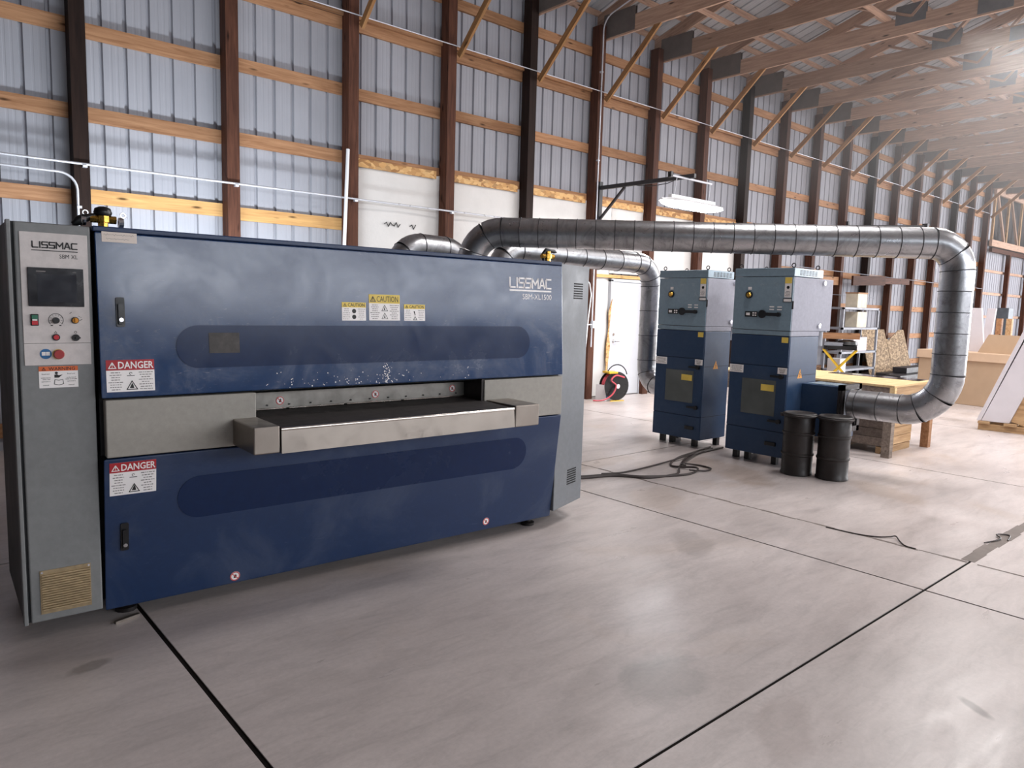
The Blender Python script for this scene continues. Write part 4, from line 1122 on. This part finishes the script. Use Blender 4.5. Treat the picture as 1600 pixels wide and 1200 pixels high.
# ================================================================== FLOOR CABLES
def smooth_path(pts):
    P = [Vector(p) for p in pts]; Q = []
    for i in range(len(P) - 1):
        p0 = P[max(i - 1, 0)]; p1 = P[i]; p2 = P[i + 1]; p3 = P[min(i + 2, len(P) - 1)]
        for k in range(6):
            t_ = k / 6
            Q.append(0.5 * ((2 * p1) + (p2 - p0) * t_ + (2 * p0 - 5 * p1 + 4 * p2 - p3) * t_ ** 2 + (3 * p1 - p0 - 3 * p2 + p3) * t_ ** 3))
    return Q + [P[-1]]


def cable(pts, r, label, group='cables on the floor', n=6, mat='cable_black'):
    # smooth by Catmull-Rom
    P = [Vector(p) for p in pts]; Q = []
    for i in range(len(P) - 1):
        p0 = P[max(i - 1, 0)]; p1 = P[i]; p2 = P[i + 1]; p3 = P[min(i + 2, len(P) - 1)]
        for k in range(8):
            t_ = k / 8
            Q.append(0.5 * ((2 * p1) + (p2 - p0) * t_ + (2 * p0 - 5 * p1 + 4 * p2 - p3) * t_ ** 2 + (3 * p1 - p0 - 3 * p2 + p3) * t_ ** 3))
    Q.append(P[-1])
    o = MB().tube(Q, r, n).build('cable', mat, None, smooth=60)
    return tag(o, label, 'cable', group)


R_ = 0.011
cable([(4.55, 4.70, R_), (4.81, 4.53, R_), (5.16, 4.41, R_), (5.36, 4.18, R_), (5.65, 4.11, R_), (5.80, 4.14, R_), (5.99, 4.27, R_), (6.51, 4.54, R_), (7.0, 4.60, R_), (7.3, 4.62, R_)], R_, 'black cable running along the floor straight to the dust collectors')
cable([(4.58, 4.76, R_), (4.85, 4.58, R_), (5.18, 4.44, R_), (5.38, 4.22, R_), (5.72, 4.06, R_), (5.92, 4.05, R_), (6.06, 4.12, R_ * 2.5), (5.98, 4.36, R_), (6.35, 4.56, R_), (6.85, 4.66, R_), (7.2, 4.72, R_)], R_, 'black cable with a wavy kink beside the loop')
cable([(5.12, 4.53, R_), (5.34, 4.45, R_), (5.80, 4.47, R_), (6.28, 4.50, R_ * 2.2), (6.75, 4.58, R_ * 2), (7.15, 4.66, R_)], R_ * .8, 'thin black cable lying furthest from the blue machine')
cable([(5.92, 4.10, R_ * 2.5), (6.08, 4.03, R_), (6.22, 4.06, R_), (6.24, 4.22, R_), (6.12, 4.33, R_ * 2.2), (6.02, 4.22, R_ * 3), (6.2, 4.36, R_ * 2.5), (6.7, 4.55, R_ * 2.2), (7.05, 4.62, R_)], R_ * .8, 'thin black cable curled into a loop near the collectors')
cable([(5.27, 2.42, .004), (5.29, 2.20, .004), (5.34, 2.08, .006), (5.40, 2.02, .010), (5.44, 1.99, .014), (5.36, 1.93, .008), (5.30, 1.87, .004), (5.29, 1.80, .004)], 0.005, 'thin dark strap curled on the floor crack', 'straps on the floor')
cable([(5.85, 1.55, .004), (6.02, 1.50, .012), (6.12, 1.55, .014), (6.2, 1.49, .006), (6.05, 1.46, .006)], 0.005, 'short dark strip peeling from the patched joint', 'straps on the floor')

# ================================================================== WALL CONDUITS
def conduit(pts, radii, r, label, clips=(), mat='conduit_galv'):
    path = [q for q, _ in fillet(pts, radii, 0.04)] if radii else [Vector(p) for p in pts]
    root = thing('conduit', label, 'conduit', tuple(path[0]))
    MB().tube([q - path[0] for q in path], r, 8).build('pipe', mat, root, smooth=60)
    for cpt in clips:
        c_ = Vector(cpt) - path[0]
        MB().box(c_.x - .02, c_.x + .02, c_.y - .022, c_.y + .03, c_.z - .034, c_.z - .012).build('pipe_clip', mat, root)
    return root


YC = 8.415
conduit([(-6.5, YC, 2.853), (7.3, YC, 2.853)], None, 0.0125, 'long horizontal steel conduit across the posts above the machine', [(PX(k) - .05, YC, 2.853) for k in range(0, 6)])
conduit([(-6.5, YC, 2.752), (1.555, YC, 2.752), (1.555, YC, 0.3)], [0.16], 0.0125, 'steel conduit bending down the dark post beside the control cabinet', [(1.565, YC, 2.45)])
conduit([(-3, YC, 5.077), (28.6, YC, 5.077)], None, 0.008, 'thin cable along the posts at knee-brace height', mat='conduit_galv')
conduit([(9.10, 7.6, 6.42), (9.085, 8.40, 6.2), (9.085, 8.40, 0.9)], [0.25], 0.012, 'vertical steel conduit up the post beside the white door', [(9.09, YC, 4.0), (9.09, YC, 5.4)])
conduit([(24.26, YC, 5.35), (24.26, YC, 3.0)], None, 0.012, 'short vertical conduit on a far post above the duct elbow')
conduit([(15.4, YC, 2.62), (28.6, YC, 2.55)], None, 0.008, 'upper thin cable along far posts right of the collectors', mat='shelf_grey')
conduit([(15.4, YC, 2.05), (20.1, YC, 2.02)], None, 0.008, 'lower thin cable along far posts right of the collectors', mat='shelf_grey')
# loose white cable and junction box by the door
cb = thing('junction_box', 'small grey junction box with white cables on the post left of the door', 'junction box', (9.13, 8.40, 1.28))
MB().box(-0.05, 0.05, -0.03, 0.03, -0.06, 0.06).build('box', 'conduit_galv', cb, bevel=0.004)
MB().tube([(-0.05, 0, 0), (-0.45, -0.05, -0.01)], 0.010, 8).build('pipe', 'white_plastic', cb)
MB().tube([(-0.30, -.02, 0.80), (-0.16, -.02, 0.68), (-0.11, -.02, 0.5), (-0.16, -.02, 0.1), (-0.2, -.02, -0.4), (-0.3, -.02, -0.7), (-0.32, -.02, -1.2)], 0.010, 8).build('white_cable', 'white_plastic', cb, smooth=60)
# white pole leaning on the third post
o = MB().tube([(4.505, 8.38, 3.44), (4.30, 8.25, 0.0)], 0.022, 10).build('plastic_pole', 'white_plastic', None, smooth=60); tag(o, 'white plastic pole leaning against the third post behind the machine', 'pole')

# ================================================================== HANGING LAMP AND JIB ARMS
jb = thing('jib_arm', 'black swing jib arm on a post above the white door', 'jib arm', (9.16, 8.40, 3.54))
MB().bar((0, 0, 0), (0.02, -1.85, 0.0), 0.05, 0.06).build('boom', 'jib_black', jb)
MB().bar((0, 0.0, -0.52), (0.01, -0.52, -0.03), 0.035, 0.035).build('brace', 'jib_black', jb)
MB().box(-0.04, 0.04, -0.02, 0.03, -0.60, 0.10).build('mast_plate', 'jib_black', jb)
MB().tube([(0.02, -0.75, -0.03), (0.02, -1.05, -0.07), (0.02, -1.35, -0.06), (0.02, -1.6, 0.0)], 0.006, 6).build('cable', 'jib_black', jb)
bm = thing('lamp_rail', 'short galvanised rail across the jib tip carrying the lamp', 'rail', (8.70, 6.65, 3.50))
MB().tube([(0, 0, 0), (1.05, 0, 0)], 0.016, 8).build('pipe', 'conduit_galv', bm)
MB().box(0.0, 0.05, -0.03, 0.03, -0.03, 0.05).build('end_clip', 'jib_black', bm)
lp = thing('strip_lamp', 'lit white LED strip lamp hanging from the jib arm tip', 'lamp', (9.29, 6.65, 3.16))
L2 = 0.76
MB().hexa([(-L2, -0.02, 0.0), (-0.5, -0.05, 0.03), (0.5, -0.05, 0.03), (L2, -0.02, 0.0), (L2, 0.02, 0.0), (0.5, 0.05, 0.03), (-0.5, 0.05, 0.03), (-L2, 0.02, 0.0)], [(-L2, -0.04, -0.03), (-0.5, -0.20, -0.03), (0.5, -0.20, -0.03), (L2, -0.04, -0.03), (L2, 0.04, -0.03), (0.5, 0.20, -0.03), (-0.5, 0.20, -0.03), (-L2, 0.04, -0.03)]).build('reflector', 'white_plastic', lp)
MB().box(-0.55, 0.55, -0.03, 0.03, 0.03, 0.075).build('driver_channel', 'white_plastic', lp)
MB().hexa([(-L2 + .01, -0.03, -0.03), (-0.5, -0.195, -0.031), (0.5, -0.195, -0.031), (L2 - .01, -0.03, -0.03), (L2 - .01, 0.03, -0.03), (0.5, 0.195, -0.031), (-0.5, 0.195, -0.031), (-L2 + .01, 0.03, -0.03)], [(-L2 + .10, -0.02, -0.06), (-0.45, -0.10, -0.085), (0.45, -0.10, -0.085), (L2 - .10, -0.02, -0.06), (L2 - .10, 0.02, -0.06), (0.45, 0.10, -0.085), (-0.45, 0.10, -0.085), (-L2 + .10, 0.02, -0.06)]).build('diffuser', 'lamp_glow', lp)
for sx in (-0.45, 0.40):
    MB().tube([(sx, 0, 0.07), (sx + 0.04, 0, 0.33)], 0.004, 6).build('chain', 'conduit_galv', lp)
j2 = thing('jib_arm', 'black jib arm on a far post just above the elbow end of the long duct', 'jib arm', (18.22, 8.40, 3.72))
MB().bar((0, 0, 0), (1.45, -1.25, 0.05), 0.05, 0.06).build('boom', 'jib_black', j2)
MB().bar((0, 0, -0.5), (0.45, -0.38, -0.02), 0.035, 0.035).build('brace', 'jib_black', j2)
MB().box(-0.05, 0.05, -0.02, 0.03, -0.58, 0.12).build('mast_plate', 'jib_black', j2)
MB().box(1.40, 1.52, -1.31, -1.19, 0.0, 0.12).build('trolley', 'jib_black', j2)

# ================================================================== BY THE DOOR
hr = thing('hose_reel', 'black hose reel with red hose on the floor by the white door', 'hose reel', (9.40, 8.12, 0), -0.25)
FH = Frame((0, 0, 0.255), (1, 0, 0), (0, 0, 1))
b = MB(); FH.ring(b, 0, 0, 0.05, 0.245, 0.07, 0.006, 28); b.build('reel_disc', 'black_plastic', hr)
b = MB(); FH.ring(b, 0, 0, 0.05, 0.245, -0.09, 0.006, 28); b.build('reel_disc', 'black_plastic', hr)
b = MB(); b.tube([(0, -0.085, 0.255), (0, 0.10, 0.255)], 0.05, 14); b.build('hub', 'dark_metal', hr)
b = MB(); b.tube([(0, -0.12, 0.255), (0, -0.085, 0.255)], 0.04, 12); b.build('hub_cap', 'chrome', hr)
b = MB()
for i in range(4): b.tube(arc((0, -0.055 + i * 0.035, 0.255), 0.21, (1, 0, 0), (0, 0, 1), -0.6, 2.0 + i, 24), 0.016, 6)
b.tube(smooth_path([(0.14, -0.09, 0.40), (-0.05, -0.12, 0.44), (-0.15, -0.13, 0.36), (-0.05, -0.13, 0.27), (-0.12, -0.13, 0.12), (-0.28, -0.11, 0.03), (-0.45, -0.05, 0.02)]), 0.014, 6)
b.build('hose', 'hose_red', hr, smooth=60)
b = MB(); b.tube([(-0.14, 0.1, 0.0), (-0.02, 0.1, 0.48), (0.14, 0.1, 0.0)], 0.014, 6).tube([(-0.14, -0.1, 0.0), (0.14, -0.1, 0.0)], 0.014, 6); b.box(-0.18, 0.0, -0.1, 0.1, 0.47, 0.50); b.build('stand', 'yellow_paint', hr)
b = MB(); b.tube(arc((0.06, 0.02, 0.40), 0.21, (1, 0, 0), (0, 0, 1), 0.2, 2.8, 12), 0.010, 6); b.build('carry_handle', 'black_plastic', hr, smooth=60)
o = MB().box(0, 0.24, -0.025, 0.0, 0, 0.86).build('plywood_offcut', 'pallet_wood', None, (10.80, 8.42, 0)); tag(o, 'upright plywood offcut right of the white door under the duct', 'board')
o.rotation_euler = (radians(-5), 0, 0)

bx_ = thing('carton', 'small white printed carton on the floor left of the hose reel', 'carton', (9.19, 8.13, 0), 0.1)
MB().box(0, 0.20, 0, 0.20, 0, 0.27).build('body', 'white_plastic', bx_, bevel=0.004)
MB().box(0.03, 0.17, -0.002, 0.0, 0.05, 0.20).box(0.05, 0.15, -0.002, 0.0, 0.215, 0.245).build('printed_label', 'blue_print', bx_)

# ================================================================== FAR RIGHT: SHELVING, BOARDS, CARTONS
sh = thing('storage_rack', 'open grey metal storage rack against the far posts', 'rack', (17.15, 7.85, 0))
for x_ in (0.0, 1.92):
    for y_ in (0.0, 0.40): MB().box(x_, x_ + 0.05, y_, y_ + 0.05, 0, 1.72).build('upright', 'shelf_grey', sh)
for z in (0.20, 0.62, 1.20, 1.68): MB().box(0, 1.97, 0, 0.45, z, z + 0.05).build('shelf', 'shelf_grey', sh)
def box_thing(name, label, cat, loc, dims, mat, group=None, lid=None):
    t_ = thing(name, label, cat, loc, 0, group)
    MB().box(0, dims[0], 0, dims[1], 0, dims[2]).build('body', mat, t_, bevel=0.01)
    if lid: MB().box(-0.01, dims[0] + 0.01, -0.01, dims[1] + 0.01, dims[2], dims[2] + 0.03).build('lid', lid, t_)
    return t_
box_thing('storage_box', 'cream box on the top shelf of the storage rack', 'box', (17.95, 7.90, 1.73), (0.52, 0.30, 0.34), 'cream_box', None, 'girt_wood')
box_thing('storage_box', 'cream box on the second shelf of the storage rack', 'box', (18.0, 7.90, 1.25), (0.52, 0.30, 0.38), 'cream_box')
box_thing('storage_box', 'crumpled white bag-like box on the third shelf of the storage rack', 'box', (17.9, 7.90, 0.67), (0.75, 0.36, 0.34), 'foam_white')
def plank_thing(label, p0, p1, w_, h_, mat='girt_wood', up=(0, 0, 1)):
    o = beam('wood_plank', p0, p1, w_, h_, mat, None, up); return tag(o, label, 'plank', None)
plank_thing('brown plank propped on the wall brackets right of the storage rack, nearer', (18.35, 8.25, 2.40), (20.0, 8.15, 2.46), 0.05, 0.24, 'post_wood')
plank_thing('narrow brown plank on the wall bracket, farther along than the wide one', (20.1, 8.2, 2.46), (21.7, 8.2, 2.50), 0.05, 0.16, 'post_wood')
plank_thing('short orange-brown board nailed between posts above the storage rack', (17.0, 8.5, 2.35), (18.2, 8.5, 2.38), 0.05, 0.20, 'girt_wood')
plank_thing('orange-brown plank lying on top of the tool stand', (15.75, 7.72, 1.085), (16.10, 6.98, 1.095), 0.22, 0.13, 'girt_wood')
shs = thing('tool_stand', 'folding tool stand with crossed yellow legs and black saw on it', 'tool stand', (15.9, 7.3, 0), radians(-65))
for s in (-1, 1):
    MB().bar((-0.34, s * 0.22, 0.0), (0.34, s * 0.22, 0.80), 0.035, 0.035, (0, 1, 0)).build('leg', 'yellow_paint', shs)
    MB().bar((0.34, s * 0.22, 0.0), (-0.34, s * 0.22, 0.80), 0.035, 0.035, (0, 1, 0)).build('leg', 'yellow_paint', shs)
MB().box(-0.33, 0.33, -0.26, 0.26, 0.80, 0.88).build('stand_top', 'black_plastic', shs)
MB().lathe([(0.20, 0), (0.22, 0.03), (0.2, 0.10), (0.08, 0.13)], 16, (0.13, 0, 0.88)).build('saw_head', 'black_plastic', shs, smooth=40)
MB().box(-0.32, 0.05, -0.20, 0.20, 0.88, 0.95).build('saw_fence', 'shelf_grey', shs)
box_thing('white_bin', 'white plastic bin on the floor behind the tool stand', 'bin', (16.5, 7.55, 0), (0.30, 0.30, 0.55), 'white_plastic')
def lean(name, label, cat, x0, x1, ybot, ytop, h, th, mat, cut=None, group=None):
    h_ = math.hypot(h, ytop - ybot)
    pts = [(0, 0), (x1 - x0, 0), (x1 - x0, h_), (0, h_)] if cut is None else cut
    b = MB(); F = Frame((0, 0, 0), (1, 0, 0), (0, ytop - ybot, h)); F.poly(b, pts, 0, th)
    o = b.build(name, mat, None, (x0, ybot, 0)); return tag(o, label, cat, group)
lean('strand_board', 'grey-brown strand board leaning on the posts, nearer of two', 'board', 19.30, 20.75, 8.05, 8.38, 1.17, 0.02, 'osb_grey')
lean('strand_board', 'notched strand board leaning just beyond the nearer one', 'board', 20.77, 22.05, 8.05, 8.38, 1.17, 0.02, 'osb_grey', [(0, 0), (1.28, 0), (1.28, 1.20), (0.95, 1.20), (0.15, 0.92), (0, 0.95)])
for i, (z, x0, x1, y0) in enumerate(((0.0, 18.4, 24.6, 6.95), (0.0, 18.8, 24.2, 7.35), (0.14, 19.3, 24.0, 7.15))):
    o = MB().box(0, x1 - x0, 0, 0.34, 0, 0.13).build('dark_beam', 'jib_black', None, (x0, y0, z)); tag(o, ('front lower', 'rear lower', 'topmost')[i] + ' of the dark steel beams stacked on the floor before the strand boards', 'beam', None)
# tall sheet crate of cardboard with lid
ct = thing('cardboard_crate', 'huge tan cardboard crate with a lid, left of the leaning white sheets', 'crate', (14.98, 5.35, 0), radians(-90 - 10.3))
MB().box(0.0, 1.75, 0.0, 1.1, 0.0, 0.82).build('body', 'cardboard', ct, bevel=0.008)
MB().box(-0.03, 1.78, -0.04, 1.13, 0.80, 0.955).build('lid', 'cardboard_light', ct, bevel=0.008)
o = MB().hexa([(0, 0, 0), (0.42, 0, 0), (0.30, 0.02, 0.80), (0, 0.02, 0.80)], [(0, 0.05, 0), (0.42, 0.05, 0), (0.30, 0.07, 0.80), (0, 0.07, 0.80)]).build('foam_panel', 'foam_white', None, (15.25, 4.76, 0.955), None, radians(-98)); tag(o, 'tall white foam panel standing on the cardboard crate', 'panel')
o = MB().hexa([(0.28, 0, 0), (0.42, 0, 0), (0.47, 0.02, 0.80), (0.33, 0.02, 0.80)], [(0.28, 0.05, 0), (0.42, 0.05, 0), (0.47, 0.07, 0.80), (0.33, 0.07, 0.80)]).build('foam_panel', 'foam_white', None, (15.5, 4.76, 0.955), None, radians(-98)); tag(o, 'narrow tilted white foam panel behind the tall one', 'panel')
o = MB().hexa([(0.0, 0, 0), (0.9, 0, 0), (0.9, 0.04, 0.33), (0.14, 0.04, 0.33)], [(0, 0.03, 0), (0.9, 0.03, 0), (0.9, 0.07, 0.33), (0.14, 0.07, 0.33)]).build('cardboard_flap', 'cardboard', None, (14.98, 4.38, 0.955), None, radians(-98)); tag(o, 'tan cardboard sheet upright on the crate beside the foam panel', 'cardboard')
for i, mt in enumerate(('pallet_wood', 'girt_wood', 'pallet_wood')):
    o = MB().box(0, 0.09, 0, 0.09, 0, 0.62).build('upright_post', mt, None, (15.75, 4.42 - i * 0.16, 0.955)); tag(o, ('nearest the foam panel', 'in the middle', 'farthest from the foam panel')[i] + ', short wooden post standing behind the cardboard sheet', 'post', None)
o = MB().box(0, 0.5, 0, 0.35, 0, 1.9).build('locker', 'grey_cabinet', None, (27.6, 7.3, 0.0), bevel=0.01); tag(o, 'slim blue-grey locker by the far corner post', 'locker')
# A-frame pallet with white sheets
pa = thing('a_frame_pallet', 'wooden A-frame pallet carrying white wrapped sheets', 'pallet', (11.72, 3.34, 0), radians(-84))
for i in range(3): MB().bar((0, 0.1 + i * 0.45, 0.045), (2.4, 0.1 + i * 0.45, 0.045), 0.09, 0.09).build('runner', 'pallet_wood', pa)
for i in range(8): MB().box(0.0 + i * 0.31, 0.14 + i * 0.31, 0.0, 1.1, 0.095, 0.125).build('plank', 'pallet_wood', pa)
for i in range(2):
    MB().bar((0.45, 0.16 + i * 0.62, 0.125), (1.02, 0.34 + i * 0.62, 1.85), 0.09, 0.16, (1, 0, 0)).build('upright', 'pallet_wood', pa)
    MB().bar((1.95, 0.16 + i * 0.62, 0.125), (1.08, 0.34 + i * 0.62, 1.80), 0.09, 0.10, (1, 0, 0)).build('strut', 'pallet_wood', pa)
for z in (0.55, 1.00, 1.35): MB().bar((0.50 + z * .32, 0.18 + z * .10, z), (2.0 - z * .50, 0.18 + z * .10, z), 0.04, 0.12).build('rail', 'pallet_wood', pa)
for i, (off, th_) in enumerate(((0.0, 0.055), (0.06, 0.33))):
    b = MB()
    a_ = [(-0.03 + off, 0.06, 0.127), (-0.03 + off + th_, 0.06, 0.127), (0.54 + off + th_, 0.24, 1.86 - .06 * i), (0.54 + off, 0.24, 1.86 - .06 * i)]
    b.hexa([Vector(q) for q in a_], [Vector(q) + Vector((0.0, 0.40 - .03 * i, 0.0)) for q in a_])
    o = b.build('wrapped_sheet', 'foam_white', None, (11.72, 3.34, 0), None, radians(-84), bevel=0.008); tag(o, ('thin outer', 'thick inner')[i] + ' white wrapped panel leaning on the A-frame pallet', 'panel', None)

# ================================================================== ADDED GLARE VEIL
m = bpy.data.materials.new('glare_scatter'); m.use_nodes = True
nt_ = m.node_tree; nt_.nodes.clear()
vo_ = nt_.nodes.new('ShaderNodeVolumeScatter'); vo_.inputs['Density'].default_value = GLARE_DENSITY; vo_.inputs['Color'].default_value = (1, 1, 1, 1); vo_.inputs['Anisotropy'].default_value = 0.3
ou_ = nt_.nodes.new('ShaderNodeOutputMaterial'); nt_.links.new(vo_.outputs[0], ou_.inputs['Volume'])
MATS['glare_scatter'] = m
hz_ = MB().box(8.5, 37.8, -10.0, 8.4, 3.4, 6.9).build('glare', 'glare_scatter')  # added scatter volume imitating veiling lens glare in the upper hall
hz_['kind'] = 'stuff'; tag(hz_, 'faint added volume for lens haze hanging under the trusses in the far part of the hall', 'glare', kind='stuff')
